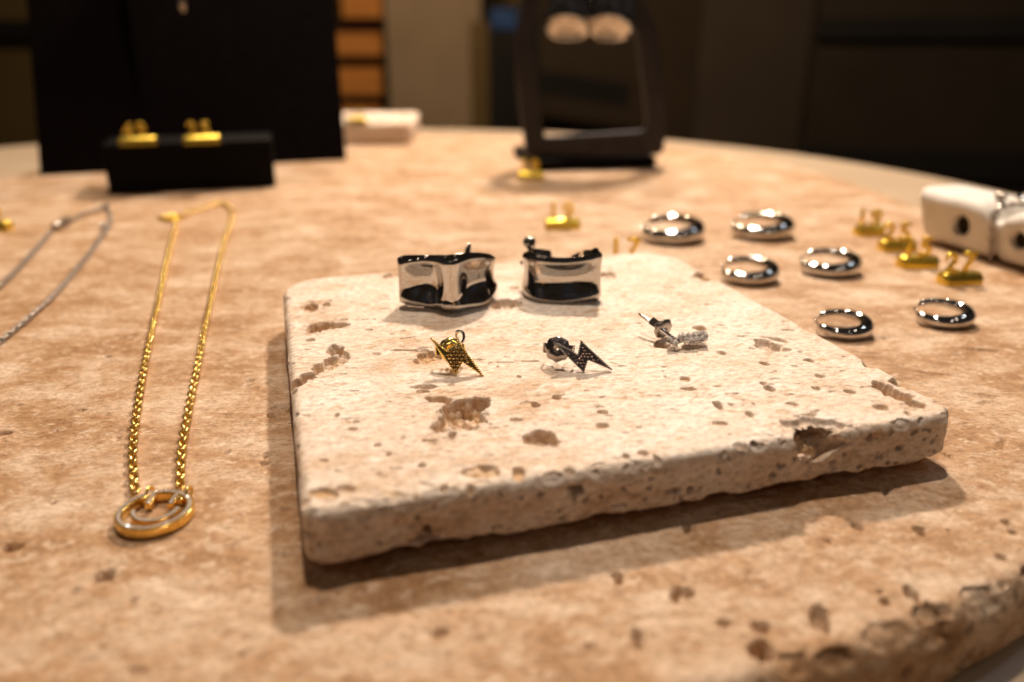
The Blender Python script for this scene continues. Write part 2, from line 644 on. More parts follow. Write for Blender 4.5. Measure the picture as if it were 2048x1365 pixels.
def slab_disp(P, N):
    loc = np.array([SC[0], SC[1], -ST])
    W = P + loc
    dep = np.zeros(len(P))
    crust = np.zeros(len(P))
    pits = []
    for px, py, w_, h_, d_ in SLAB_PITS:
        c = U(px, py, 0)
        u = upp(c)
        el = math.atan2(CAM_H, math.hypot(c[0], c[1]))
        pits.append((c, frame_of((0, 0, 1)), np.array([w_ / 2 * u * 1.0, h_ / 2 * u / math.sin(el) * 1.0, 0.06]), d_ * 0.9, 0.35, 60 if w_ > 40 else 0))
    for i in range(150):
        c = np.array([rng.uniform(-1.0, 1.4), rng.uniform(0.62, 1.9), 0.0])
        s = rng.uniform(0.002, 0.0055) * (1.0 if rng.random() < 0.85 else 1.5)
        pits.append((c, frame_of((0, 0, 1), rng.uniform(0.0, 0.6)), np.array([s * rng.uniform(1, 2.2), s, 0.03]), rng.uniform(0.004, 0.014), 0.5, 0))
    # the edge that faces the camera
    k = np.where((np.abs(N[:, 2] - 0.7) < 0.15) & (W[:, 1] < 1.6) & (W[:, 0] > -0.6) & (W[:, 0] < 1.4))[0]
    for i in rng.choice(k, 26):
        s = rng.uniform(0.008, 0.03)
        pits.append((W[i], frame_of(N[i], 0, np.array([-N[i, 1], N[i, 0], 0]) / max(np.hypot(N[i, 0], N[i, 1]), 1e-6)), np.array([s * rng.uniform(1, 2.0), s, 0.04]), rng.uniform(0.003, 0.010), 0.0, 0))
    k = np.where((N[:, 2] < 0.5) & (W[:, 1] < 1.6) & (W[:, 0] > -0.6) & (W[:, 0] < 1.4))[0]
    for i in rng.choice(k, 190):
        s = rng.uniform(0.002, 0.007) * (1.6 if rng.random() < 0.1 else 1)
        n_ = N[i] * np.array([1, 1, 0])
        n_ /= max(np.linalg.norm(n_), 1e-6)
        t_ = np.array([-n_[1], n_[0], 0])
        pits.append((W[i], frame_of(n_, rng.uniform(0.4, 1.1), t_), np.array([s * rng.uniform(1.0, 2.5), s, 0.03]), rng.uniform(0.004, 0.014), 0.3, 0))
    V = apply_pits(W, N, pits, crust)
    edge = smooth(1 - np.abs(N[:, 2] - 0.5) / 0.5)
    low = smooth((0.03 - P[:, 2]) / 0.03) * (N[:, 2] < 0.5)
    dep += edge * 0.003 * (fbm(W * 40.0, 3) - 0.2) + 0.0022 * fbm(W * np.array([30, 60, 60]), 3)
    P = P - N * dep[:, None] + V
    P[:, 2] += low * 0.012 * smooth(fbm(W * 22.0, 3) * 2.4 - 0.7)
    return P, crust


slab = shell('stone_slab', xs, ys, np.r_[ST, ST - .0015, ST - .004, ST - .008, ST - .013, ST - .019, np.linspace(ST - .026, 0.012, 22), 0.006, 0.0], 0.032, slab_plan, slab_disp, M_SLAB, None, (SC[0], SC[1], -ST))
tag(slab, 'large rounded tan travertine slab lying on the table, under all the jewellery', 'stone slab')

# --- square tile ----------------------------------------------------
TH = R(16.39)
TA = np.array([-0.2573, 0.8296])
E1 = np.array([math.cos(TH), math.sin(TH)])
E2 = np.array([-E1[1], E1[0]])
GAP = 0.014            # tile raised on added pads so the strip below it shades darker
THX, THY, TZ = 0.5, 0.514, 0.086 + GAP
TC = TA + E1 * THX + E2 * THY
E1v, E2v = np.r_[E1, 0], np.r_[E2, 0]

TOP_PITS = [  # px, py, width, height, depth, angle, crust, pebbly
    (918, 832, 104, 64, .040, 0, .8, 70), (880, 797, 54, 15, .016, 0, .9, 0), (960, 806, 40, 26, .03, 0, 1.0, 0), (1083, 872, 70, 34, .024, -.5, .75, 0), (1106, 884, 30, 14, .015, -.6, .7, 0),
    (640, 650, 50, 20, .022, -.4, 1, 90), (672, 650, 44, 11, .018, .45, .8, 0), (628, 660, 26, 16, .012, 0, 1, 0),
    (592, 764, 40, 17, .028, .5, .5, 90), (618, 750, 40, 16, .026, .4, .6, 90), (643, 736, 34, 20, .026, .3, .7, 90), (664, 724, 34, 28, .024, 0, .9, 90), (682, 714, 26, 26, .022, 0, .9, 90), (668, 700, 30, 20, .022, 0, 1, 0),
    (622, 617, 26, 16, .016, .2, .6, 0), (652, 610, 16, 9, .01, .3, .5, 0), (622, 678, 20, 7, .008, 0, .5, 0), (787, 546, 22, 14, .022, 0, .8, 0), (772, 552, 14, 9, .01, 0, .6, 0),
    (1012, 607, 58, 20, .022, 0, .6, 0), (995, 612, 26, 12, .014, 0, .6, 0), (1210, 550, 42, 10, .012, .3, .5, 0), (1030, 575, 20, 5, .008, 0, .4, 0),
    (862, 714, 56, 20, .016, .2, 1.0, 90), (842, 722, 28, 10, .010, 0, 1, 0), (800, 700, 46, 4, .006, 0, .6, 0), (838, 700, 34, 6, .007, 0, .7, 0), (752, 706, 20, 4, .005, 0, .5, 0),
    (850, 772, 60, 9, .010, .1, .5, 0), (1006, 724, 60, 3, .005, 0, .4, 0), (1060, 722, 40, 3, .005, 0, .4, 0),
    (1322, 690, 30, 13, .018, .2, .9, 0), (1400, 655, 22, 9, .013, .4, .9, 0), (1310, 640, 16, 7, .008, .5, .5, 0),
    (1535, 688, 50, 20, .017, .1, .3, 0), (1556, 678, 18, 12, .022, .8, .4, 0), (1562, 698, 40, 8, .008, 0, .5, 0),
    (1778, 780, 46, 32, .030, .2, .95, 60), (1818, 766, 64, 22, .030, -.15, .9, 60), (1832, 808, 42, 15, .018, 0, .7, 90), (1803, 790, 40, 16, .020, 0, 1, 0),
    (1595, 634, 24, 10, .018, -.2, .6, 0), (1618, 719, 28, 9, .012, .9, .7, 0), (1530, 726, 20, 7, .01, -.2, .6, 0), (1539, 775, 21, 11, .022, 0, .5, 0), (1437, 808, 17, 15, .022, 0, .3, 0),
    (1500, 828, 15, 11, .016, 0, .6, 0), (1585, 806, 28, 8, .012, -.1, .7, 0), (1633, 775, 16, 6, .01, 0, .6, 0), (1700, 782, 22, 7, .012, 0, .8, 0), (1760, 813, 30, 10, .014, -.1, .7, 0),
    (1815, 825, 12, 8, .012, 0, .7, 0), (1745, 729, 34, 11, .016, -.1, .7, 0), (1758, 722, 56, 5, .008, -.1, .8, 0), (1618, 828, 32, 5, .007, 0, .7, 0), (1640, 750, 18, 7, .01, 0, .5, 0),
    (1428, 552, 84, 18, .020, -.1, 1.0, 60), (1510, 581, 22, 11, .012, 0, 1.0, 0), (1440, 845, 28, 9, .012, 0, .6, 0), (1526, 766, 12, 6, .01, 0, .5, 0), (1461, 807, 10, 6, .01, 0, .5, 0),
    (1507, 806, 8, 5, .01, 0, .5, 0), (1370, 757, 20, 10, .007, 0, 1, 0), (1376, 776, 34, 6, .007, 0, .9, 0), (1600, 702, 14, 4, .006, .7, .6, 0), (1444, 706, 14, 6, .008, 0, .6, 0),
    (1071, 809, 15, 11, .018, 0, .5, 0), (1113, 793, 19, 9, .015, 0, .6, 0), (1205, 823, 20, 9, .015, 0, .6, 0), (1206, 850, 26, 9, .016, 0, .7, 0), (1200, 812, 20, 4, .006, 0, .6, 0),
    (995, 733, 6, 4, .012, 0, .3, 0), (1038, 753, 10, 5, .007, 0, .6, 0), (777, 907, 9, 8, .016, 0, .5, 0), (1252, 911, 18, 9, .016, 0, .5, 0), (1034, 839, 24, 6, .009, 0, .7, 0),
    (846, 781, 28, 6, .008, 0, .3, 0), (755, 889, 13, 6, .014, 0, .6, 0), (673, 830, 9, 7, .015, 0, .6, 0), (704, 843, 22, 6, .010, 0, .7, 0), (704, 858, 20, 5, .010, 0, .6, 0),
    (648, 920, 15, 5, .009, 0, .6, 0), (842, 930, 16, 6, .011, 0, 1, 0), (806, 876, 10, 6, .008, 0, .8, 0), (860, 880, 36, 5, .006, 0, .8, 0), (1330, 752, 6, 4, .010, 0, .4, 0),
    (965, 942, 66, 24, .012, 0, 1.0, 70), (1035, 944, 30, 22, .010, 0, 1.0, 0), (887, 974, 19, 13, .030, 0, .4, 0), (940, 973, 18, 10, .012, 0, .6, 0), (650, 985, 60, 20, .007, -.3, 1.0, 0), (612, 1000, 18, 16, .006, 0, 1, 0),
    (1139, 940, 24, 9, .012, 0, .5, 0), (1285, 905, 22, 10, .014, 0, .5, 0), (690, 975, 40, 10, .010, -.3, .9, 0), (1480, 888, 24, 8, .010, 0, .5, 0), (1840, 856, 30, 8, .008, 0, .5, 0)]
FRONT_PITS = [(1546, 952, 15, 10, .014), (1562, 936, 9, 8, .012), (1500, 974, 9, 12, .018), (1382, 980, 14, 12, .014), (1350, 983, 30, 10, .010), (1651, 950, 8, 8, .012), (1756, 918, 8, 8, .014),
              (1778, 928, 8, 8, .014), (1744, 876, 20, 13, .012), (1800, 898, 17, 15, .030), (1516, 894, 14, 10, .022), (1155, 984, 24, 14, .034), (1150, 976, 36, 12, .014), (855, 1062, 17, 25, .034), (1127, 1040, 13, 8, .016),
              (845, 1082, 60, 10, .012), (1003, 990, 8, 6, .012), (690, 1020, 20, 8, .008), (1460, 920, 8, 6, .012), (1320, 925, 12, 20, .008), (1440, 948, 10, 8, .01), (760, 1090, 14, 8, .008),
              (1250, 1010, 12, 6, .01), (1690, 910, 8, 6, .01), (1600, 970, 8, 6, .01), (1850, 880, 8, 6, .01)]


def on_front(px, py):
    d = ray(px, py)
    n_ = -E2v
    o = np.array([0, 0, CAM_H])
    s = ((np.r_[TA, 0] - o) @ n_) / (d @ n_)
    return o + s * d


def tile_disp(P, N):
    Rz = np.array([[E1[0], E2[0], 0], [E1[1], E2[1], 0], [0, 0, 1]])
    W = P @ Rz.T + np.r_[TC, GAP]
    NW = N @ Rz.T
    dep = np.zeros(len(P))
    crust = np.zeros(len(P))
    pits = []
    for px, py, w_, h_, d_, a_, cr, pb in TOP_PITS:
        c = U(px, py, TZ)
        u = upp(c)
        el = math.atan2(CAM_H - TZ, math.hypot(c[0], c[1]))
        rx, ry = w_ / 2 * u, h_ / 2 * u / math.sin(el)
        pits.append((c, frame_of((0, 0, 1), a_), np.array([rx * 1.12, ry * 1.12, 0.07]), d_ * (0.95 if pb else 0.85), cr * 0.95, pb))
    for px, py, w_, h_, d_ in FRONT_PITS:
        c = on_front(px, py)
        u = upp(c)
        pits.append((c, frame_of(-E2v, 0, E1v), np.array([w_ / 2 * u * 1.25, h_ / 2 * u * 1.1, 0.05]), d_ * 1.0, 0.35, 0))
    # the bite out of the front edge
    nb = (-E2v * 0.75 + np.array([0, 0, 0.66]))
    nb /= np.linalg.norm(nb)
    c = U(1648, 868, TZ) + np.array([0, 0, -0.006])
    pits.append((c, frame_of(nb, 0, E1v), np.array([0.040, 0.036, 0.05]), 0.046, 0.7, 0))
    c = U(1632, 850, TZ)
    pits.append((c, frame_of((0, 0, 1)), np.array([0.050, 0.036, 0.03]), 0.010, 0.2, 0))
    for i in range(30):        # chips knocked off the rim
        if i < 17:
            q, nn_, tt_ = TA + E1 * rng.uniform(0.02, 0.98), -E2v, E1v
        else:
            sg = rng.choice([-1, 1])
            q, nn_, tt_ = TC + E1 * THX * sg + E2 * rng.uniform(-THY, THY), E1v * sg, E2v
        n_ = nn_ * 0.7 + np.array([0, 0, 0.714])
        s = rng.uniform(0.006, 0.022)
        pits.append((np.r_[q - nn_[:2] * 0.005, TZ - 0.005], frame_of(n_, 0, tt_), np.array([s * rng.uniform(1.0, 2.4), s, 0.03]), rng.uniform(0.0015, 0.0042), 0.0, 0))
    for i in range(300):       # small voids that follow the bedding
        q = TC + E1 * rng.uniform(-THX, THX) + E2 * rng.uniform(-THY, THY)
        s = rng.uniform(0.0014, 0.0042) * (1.5 if rng.random() < 0.08 else 1)
        pits.append((np.r_[q, TZ], frame_of((0, 0, 1), rng.normal(0.05, 0.25)), np.array([s * rng.uniform(1.2, 4.5), s * rng.uniform(0.8, 1.3), 0.03]), rng.uniform(0.001, 0.005), rng.uniform(0.0, 0.6), 0))
    for i in range(80):
        q = TA + E1 * rng.uniform(0, 1)
        s = rng.uniform(0.0015, 0.004)
        pits.append((np.r_[q, rng.uniform(0.02, 0.095)], frame_of(-E2v, rng.uniform(0, 0.8), E1v), np.array([s * rng.uniform(1, 2.2), s, 0.02]), rng.uniform(0.003, 0.012), 0.4, 0))
    for i in range(90):
        sgn = rng.choice([-1, 1])
        q = TC + E1 * THX * sgn + E2 * rng.uniform(-THY, THY)
        s = rng.uniform(0.003, 0.008)
        pits.append((np.r_[q, rng.uniform(0.02, 0.095)], frame_of(E1v * sgn, 0, E2v), np.array([s * 1.6, s, 0.02]), rng.uniform(0.004, 0.012), 0.4, 0))
    V = apply_pits(W, NW, pits, crust)
    edge = smooth(1 - np.abs(N[:, 2] - 0.5) / 0.5)
    side = N[:, 2] < 0.5
    low = smooth((0.022 - P[:, 2]) / 0.022) * side
    rough = smooth(fbm(W * 6.0 + 3.0, 2) * 2.6 - 0.9)      # rougher patches
    dep += edge * 0.0016 * (fbm(W * 60.0, 3) - 0.2)
    dep += 0.0028 * rough * (fbm(W * np.array([40, 110, 110.0]), 3)) + 0.0012 * fbm(W * 90.0, 2)
    dep += side * 0.005 * (fbm(W * np.array([7, 7, 10.0]), 2) - 0.4)
    P = P - N * dep[:, None] + V @ Rz
    P[:, 2] += low * 0.010 * smooth(fbm(W * np.array([34, 34, 1.0]), 4) * 2.6 - 0.85)
    return P, crust


t_xs = np.r_[np.linspace(-THX, -THX + .016, 10)[:-1], np.linspace(-THX + .016, THX - .016, 720), np.linspace(THX - .016, THX, 10)[1:]]
t_ys = np.r_[np.linspace(-THY, -THY + .016, 10)[:-1], np.linspace(-THY + .016, THY - .016, 620), np.linspace(THY - .016, THY, 10)[1:]]
TK = TZ - GAP
t_zs = np.r_[TK, TK - .001, TK - .003, TK - .0055, TK - .0085, TK - .012, np.linspace(TK - .016, .006, 34), 0.0025, 0.0]
tile = shell('travertine_tile', t_xs, t_ys, t_zs, 0.016, corner_plan(THX, THY, (0.03, 0.045, 0.13, 0.10)), tile_disp, M_TILE, None, (TC[0], TC[1], GAP), TH)
tag(tile, 'pale square pitted travertine tile in the foreground, carrying the studs and chrome earrings', 'stone tile')
for sx_ in (-1, 1):
    for sy_ in (-1, 1):
        MB().tube([(sx_ * .36, sy_ * .37, -GAP), (sx_ * .36, sy_ * .37, 0.004)], 0.06, 24).build('added_pad', matte('felt', (.02, .015, .01), (.03, .022, .015), 30, .9, .1), tile, auto=R(40))  # unseen pads, added only to hold the tile above its dark gap

# --- small far tile ---------------------------------------------------


def small_disp(P, N):
    dep = 0.012 * fbm(P * 9.0, 3) * (N[:, 2] < 0.99) + 0.004 * fbm(P * 25.0, 2)
    cr = np.zeros(len(P))
    pits = [(np.array([0.18, -0.20, 0.13]), EYE3, np.array([0.07, 0.12, 0.08]), 0.05, 0.8, 0), (np.array([0.1, 0.05, 0.13]), EYE3, np.array([0.05, 0.07, 0.05]), 0.03, 0.6, 0)]
    return P - N * dep[:, None] + apply_pits(P, N, pits, cr), cr


ft = U(822, 290)
far_tile = shell('travertine_tile', np.linspace(-0.42, 0.42, 60), np.linspace(-0.36, 0.36, 50), np.linspace(0.13, 0, 12), 0.02, corner_plan(.42, .36, (.05,) * 4), small_disp, M_TILE, None, (ft[0] - 0.42, ft[1] + 0.36, 0), R(2))
tag(far_tile, 'small travertine tile at the back of the slab, half hidden by the black board', 'stone tile')

# ------------------------------------------------------------------ wide chrome earrings on the tile


def band(name, plan_pts, zt, zb, flare, parent, mat, nseg=14, th=0.020, nw=26, dish=None):
    """a wide curved strip: plan curve, top and bottom heights, edges flaring outwards"""
    C = spline([(p[0], p[1]) for p in plan_pts], nseg)
    T = spline([(a, b) for a, b in zip(zt, zb)], nseg)
    fl = spline([(a, a) for a in flare], nseg)[:, 0]
    m = len(C)
    tan = np.gradient(C, axis=0)
    tan /= np.linalg.norm(tan, axis=1)[:, None]
    nor = np.stack([tan[:, 1], -tan[:, 0]], 1)       # outward = right of travel
    ws = np.linspace(-1, 1, nw)
    roll = lambda w_: (0.020 if w_ > 0 else 0.011) * max(0.0, (abs(w_) - 0.70) / 0.30) ** 2.0
    ring = [(w_, -roll(w_)) for w_ in ws] + [(1.03, -th - 0.0)] + [(w_, -th - 0.006) for w_ in ws[::-1]] + [(-1.03, -th - 0.0)]
    k = len(ring)
    vs_, fs = [], []
    for i in range(m):
        zc, zh = (T[i, 0] + T[i, 1]) / 2, (T[i, 0] - T[i, 1]) / 2
        for w_, o in ring:
            q = C[i] + nor[i] * (fl[i] * (abs(w_) ** 2.2) + o)
            vs_.append((q[0], q[1], zc + zh * w_))
    for i in range(m - 1):
        for j in range(k):
            fs.append((i * k + j, i * k + (j + 1) % k, (i + 1) * k + (j + 1) % k, (i + 1) * k + j))
    mb = MB().add(vs_, fs)
    # closed, slightly domed ends
    for i, s in ((0, -1), (m - 1, 1)):
        cen = np.mean([vs_[i * k + j] for j in range(k)], axis=0)
        base = len(mb.v)
        t3 = np.r_[tan[i] * s * th * 0.5, 0]
        for sc in (0.8, 0.4):
            for j in range(k):
                p = np.array(vs_[i * k + j])
                zz = cen.copy()
                zz[2] = p[2] if abs(ring[j][0]) < .99 else p[2] - np.sign(ring[j][0]) * th * .4
                mid = p + (np.r_[0 * nor[i], 0])
                # pull towards the middle of the sheet thickness
                w_, o = ring[j]
                q = C[i] + nor[i] * (fl[i] * (abs(w_) ** 2.2) - th / 2 + (o + th / 2) * sc)
                mb.v.append((q[0] + t3[0] * (1.3 - sc), q[1] + t3[1] * (1.3 - sc), p[2] - np.sign(w_) * th * 0.3 * (1 - sc) * (abs(w_) > .9)))
        for j in range(k):
            jj = (j + 1) % k
            mb.f.append((i * k + j, i * k + jj, base + jj, base + j))
            mb.f.append((base + j, base + jj, base + k + jj, base + k + j))
        for j in range(nw - 1):
            a, b = base + k + j, base + k + j + 1
            c_, d_ = base + k + (nw + 1 + (nw - 2 - j)), base + k + (nw + 1 + (nw - 1 - j))
            mb.f.append((a, b, c_, d_))
    return mb.build(name, mat, parent, sub=1)


e_l = thing('cuff_earring', 'wide polished steel cuff earring whose centre ridge points at the camera, above the gold bolt', 'earring', (-0.128, 1.588, TZ - 0.006), 0, 'wide wavy steel cuff earrings')
band('cuff', [(-0.104, 0.030), (-0.088, 0.030), (-0.058, 0.033), (-0.030, 0.022), (-0.010, -0.006), (0.012, -0.010), (0.034, 0.020), (0.058, 0.044), (0.078, 0.066), (0.088, 0.108), (0.064, 0.146), (0.02, 0.162)],
     [0.113, 0.117, 0.119, 0.121, 0.126, 0.128, 0.127, 0.121, 0.111, 0.098, 0.086, 0.072],
     [0.011, 0.008, 0.008, 0.006, 0.002, 0.002, 0.006, 0.010, 0.016, 0.024, 0.030, 0.036],
     [0.008, 0.016, 0.026, 0.022, 0.010, 0.010, 0.024, 0.030, 0.022, 0.014, 0.010, 0.006], e_l, M_CUFF)
MB().tube([(0.02, 0.160, 0.058), (-0.03, 0.162, 0.058), (-0.07, 0.14, 0.058), (-0.098, 0.07, 0.058), (-0.100, 0.05, 0.058)], [0.006, 0.005, 0.004, 0.004, 0.004], 10).build('post', M_CUFF, e_l)
MB().tube([(0.026, 0.150, 0.070), (0.030, 0.152, 0.100), (0.034, 0.154, 0.112)], [0.009, 0.007, 0.003], 10).build('hinge_tip', M_CUFF, e_l)

e_r = thing('cuff_earring', 'wide polished steel cuff earring with one broad face to the camera and a ball catch', 'earring', (0.105, 1.655, TZ - 0.008), 0, 'wide wavy steel cuff earrings')
band('cuff', [(-0.030, 0.150), (-0.062, 0.120), (-0.078, 0.078), (-0.074, 0.038), (-0.048, 0.014), (-0.006, 0.006), (0.036, 0.004), (0.068, -0.002), (0.082, -0.004), (0.086, 0.012), (0.070, 0.040), (0.064, 0.080), (0.050, 0.12)],
     [0.085, 0.096, 0.102, 0.107, 0.107, 0.105, 0.107, 0.116, 0.124, 0.122, 0.112, 0.100, 0.08],
     [0.030, 0.020, 0.014, 0.007, 0.004, 0.005, 0.009, 0.010, 0.008, 0.008, 0.010, 0.018, 0.03],
     [0.006, 0.008, 0.010, 0.012, 0.022, 0.028, 0.028, 0.018, 0.008, 0.006, 0.010, 0.010, 0.006], e_r, M_CUFF)
MB().ell((-0.066, 0.100, 0.112), (0.015, 0.013, 0.015), 20, 12).tube([(-0.062, 0.100, 0.085), (-0.064, 0.100, 0.102)], 0.006, 10).build('ball_catch', M_CUFF, e_r)
MB().tube([(0.046, 0.12, 0.058), (0.01, 0.148, 0.058), (-0.03, 0.15, 0.058), (-0.085, 0.11, 0.062)], 0.0045, 10).build('post', M_CUFF, e_r)

# ------------------------------------------------------------------ stud earrings on the tile


def in_poly(x, z, poly):
    c = False
    n_ = len(poly)
    for i in range(n_):
        x1, z1 = poly[i]
        x2, z2 = poly[(i + 1) % n_]
        if (z1 > z) != (z2 > z) and x < (x2 - x1) * (z - z1) / (z2 - z1) + x1:
            c = not c
    return c


def dist_poly(x, z, poly):
    d = 9
    for i in range(len(poly)):
        a, b = np.array(poly[i]), np.array(poly[(i + 1) % len(poly)])
        t = np.clip(((x, z) - a) @ (b - a) / ((b - a) @ (b - a)), 0, 1)
        d = min(d, np.hypot(*(a + t * (b - a) - (x, z))))
    return d


def butterfly(parent, mat, c, M, r=0.020):
    """scroll back: a cupped disc with two curled ears"""
    mb = MB()
    ring = []
    nn = 28
    prof_ = [(0.10, 0.004), (0.45, 0.0055), (0.80, 0.004), (1.0, 0.0005), (1.0, -0.003), (0.75, -0.003), (0.10, -0.002)]
    vs_ = []
    for rr, z in prof_:
        for k in range(nn):
            q = 2 * PI * k / nn
            s = r * rr * (1 + (0.05 * math.cos(q * 8) if rr > .7 else 0))
            vs_.append(M @ Vector((s * math.cos(q), s * math.sin(q), z)) + Vector(c))
    fs = []
    for i in range(len(prof_)):
        j = (i + 1) % len(prof_)
        for k in range(nn):
            fs.append((i * nn + k, i * nn + (k + 1) % nn, j * nn + (k + 1) % nn, j * nn + k))
    mb.add(vs_, fs)
    disc = mb.build('butterfly_back', mat, parent)
    for s in (-1, 1):
        e = MB()
        path = []
        for k in range(17):
            q = -0.5 + 4.4 * k / 16
            path.append((s * (0.40 * r + 0.42 * r * (1 - math.cos(q))), -0.0 + 0.46 * r * math.sin(q) - 0.012))
        v_, f_ = [], []
        wd = 0.38 * r
        for (x, z) in path:
            cx, cz = s * 0.75 * r, -0.012
            n_ = Vector((x - cx, 0, z - cz)).normalized() * 0.0008
            for y_, o in ((-wd, 1), (wd, 1), (wd, -1), (-wd, -1)):
                v_.append(M @ Vector((x + n_.x * o, y_, z + n_.z * o)) + Vector(c))
        for i in range(16):
            for j in range(4):
                f_.append((i * 4 + j, i * 4 + (j + 1) % 4, (i + 1) * 4 + (j + 1) % 4, (i + 1) * 4 + j))
        f_ += [(0, 3, 2, 1), (64, 65, 66, 67)]
        e.add(v_, f_).build('scroll', mat, disc, auto=R(40))
    return disc


def bolt_stud(name, label, pts_px, base_px, metal_, stone, nut_px, nut_lean, lean, gem_step, seed):
    base = U(base_px[0], base_px[1], TZ)
    u = upp(base)
    o = thing(name, label, 'earring', base + np.array([0, 0, 0.0]), 0, 'lightning bolt stud earrings')
    poly = [((x - base_px[0]) * u, -(y - base_px[1]) * u) for x, y in pts_px]
    piv = Matrix.Rotation(-lean, 4, 'X')
    T = 0.006

    def place(ob):
        ob.matrix_local = piv
        return ob
    body = place(MB().prism(poly, -T / 2, T / 2).build('bolt', metal_, o, bevel=0.0008))
    rim = MB()
    cl = resample([(x, -T / 2, z) for x, z in poly + [poly[0]]], 0.0042)
    for p in cl:
        rim.ell(p, (0.0019, 0.0016, 0.0019), 8, 5)
    place(rim.build('beaded_rim', metal_, o))
    st = MB()
    r_ = random.Random(seed)
    xs_ = [p[0] for p in poly]
    zs_ = [p[1] for p in poly]
    g = gem_step
    row = 0
    z = min(zs_)
    while z < max(zs_):
        x = min(xs_) + (g / 2 if row % 2 else 0)
        while x < max(xs_):
            if in_poly(x, z, poly) and dist_poly(x, z, poly) > 0.003:
                M = Matrix.Rotation(PI / 2, 3, 'X') @ Matrix.Rotation(r_.uniform(-.25, .25), 3, 'X') @ Matrix.Rotation(r_.uniform(-.25, .25), 3, 'Y')
                st.gem((x, -T / 2 - 0.0006, z), g * 0.40, g * 0.28, M, r_.uniform(0, 1))
            x += g
        z += g * 0.87
        row += 1
    place(st.build('pave_stones', stone, o, smooth=False))
    nz = nut_px
    c = Vector((nz[0], nz[1], nz[2]))
    M = nut_lean
    butterfly(o, metal_, c, M, nz[3])
    return o, u, poly, piv


nutM = (Matrix.Rotation(R(62), 3, 'X'))
g_b, u1, poly1, piv1 = bolt_stud('bolt_stud', 'gold lightning bolt stud set with small stones, leaning on its butterfly back', [(862, 678), (893, 702), (917, 684), (966, 752), (925, 724), (912, 748)], (937, 750),
                                 M_GOLD, M_GEMG, (-0.032, 0.038, 0.032, 0.021), Matrix.Rotation(R(12), 3, 'Z') @ nutM, R(26), 0.0070, 3)
MB().tube([(-0.030, 0.016, 0.034), (-0.0325, 0.060, 0.030)], 0.0036, 10).build('post', M_GOLD, g_b)
lp = MB()
pth = [(-0.016 + 0.007 * math.cos(q), 0.044 + 0.003 * q, 0.052 + 0.010 * math.sin(q)) for q in np.linspace(-1.2, 4.2, 16)]
lp.tube(pth, 0.0028, 8).build('silver_collar', M_SILVER, g_b)

s_b, u2, poly2, piv2 = bolt_stud('bolt_stud', 'dark silver lightning bolt stud lying sideways, between the gold bolt and the crystal stud', [(1108, 686), (1134, 697), (1156, 711), (1162, 683), (1222, 739), (1175, 719), (1167, 744)], (1190, 742),
                                 M_GUN, M_GEMD, (-0.064, 0.026, 0.030, 0.0225), Matrix.Rotation(R(-14), 3, 'Z') @ Matrix.Rotation(R(72), 3, 'X'), R(22), 0.0062, 5)
MB().tube([(-0.058, 0.014, 0.036), (-0.068, 0.052, 0.036)], 0.0034, 10).build('post', M_SILVER, s_b)

# crystal stud
cb = U(1372, 692, TZ)
c_s = thing('crystal_stud', 'silver stud with a small cluster of clear crystals and its long post in the air', 'earring', cb)
cl = MB()
setg = MB()
r_ = random.Random(11)
axis0, axis1 = U(1338, 690, TZ + .008) - cb, U(1408, 676, TZ + .012) - cb
spots = [(0.0, 0.0)] + [(t_, s_) for t_ in (0.14, 0.30, 0.46, 0.60, 0.74, 0.88, 1.0) for s_ in ((-1, 1) if t_ not in (0.30,) else (0,))] + [(0.55, 0), (0.7, 0), (0.84, 0), (0.4, 0)]
for t_, s_ in spots:
    p = axis0 * (1 - t_) + axis1 * t_ + np.array([0, s_ * 0.009, (0.006 if s_ == 0 else 0.0) + r_.uniform(-.001, .002)])
    M = Matrix.Rotation(r_.uniform(0.2, 0.9), 3, 'X') @ Matrix.Rotation(r_.uniform(-.6, .6), 3, 'Y')
    cl.gem(p + np.array([0, -0.001, 0.004]), 0.0066, 0.0042, M, r_.uniform(0, 1), 8)
    for q in range(4):
        a = q * PI / 2 + 0.4
        pp = Vector((0.0058 * math.cos(a), 0.0058 * math.sin(a), 0.003))
        setg.ell(Vector(p) + Vector((0, -0.001, 0.004)) + M @ pp, (0.0014,) * 3, 6, 4)
    setg.ell(p + np.array([0, 0, -0.001]), (0.006, 0.006, 0.005), 10, 6)
setg.build('setting', M_SILVER, c_s)
cl.build('crystals', M_GEM, c_s, smooth=False)
p0, p1 = U(1358, 685, TZ + .014) - cb, U(1278, 628, TZ + .034) - cb
MB().tube([p0, p0 * .25 + p1 * .75, p0 * .04 + p1 * .96, p1], [0.0036, 0.0036, 0.0036, 0.0022], 10).build('post', M_SILVER, c_s)
ax_ = Vector(p1 - p0).normalized()
nc = Vector(U(1327, 658, TZ + .021) - cb)
Mq = ax_.to_track_quat('Z', 'Y').to_matrix()
butterfly(c_s, M_DSILV, nc, Mq @ Matrix.Rotation(R(35), 3, 'Z') @ Matrix.Rotation(PI, 3, 'X'), 0.020)

# ------------------------------------------------------------------ necklaces


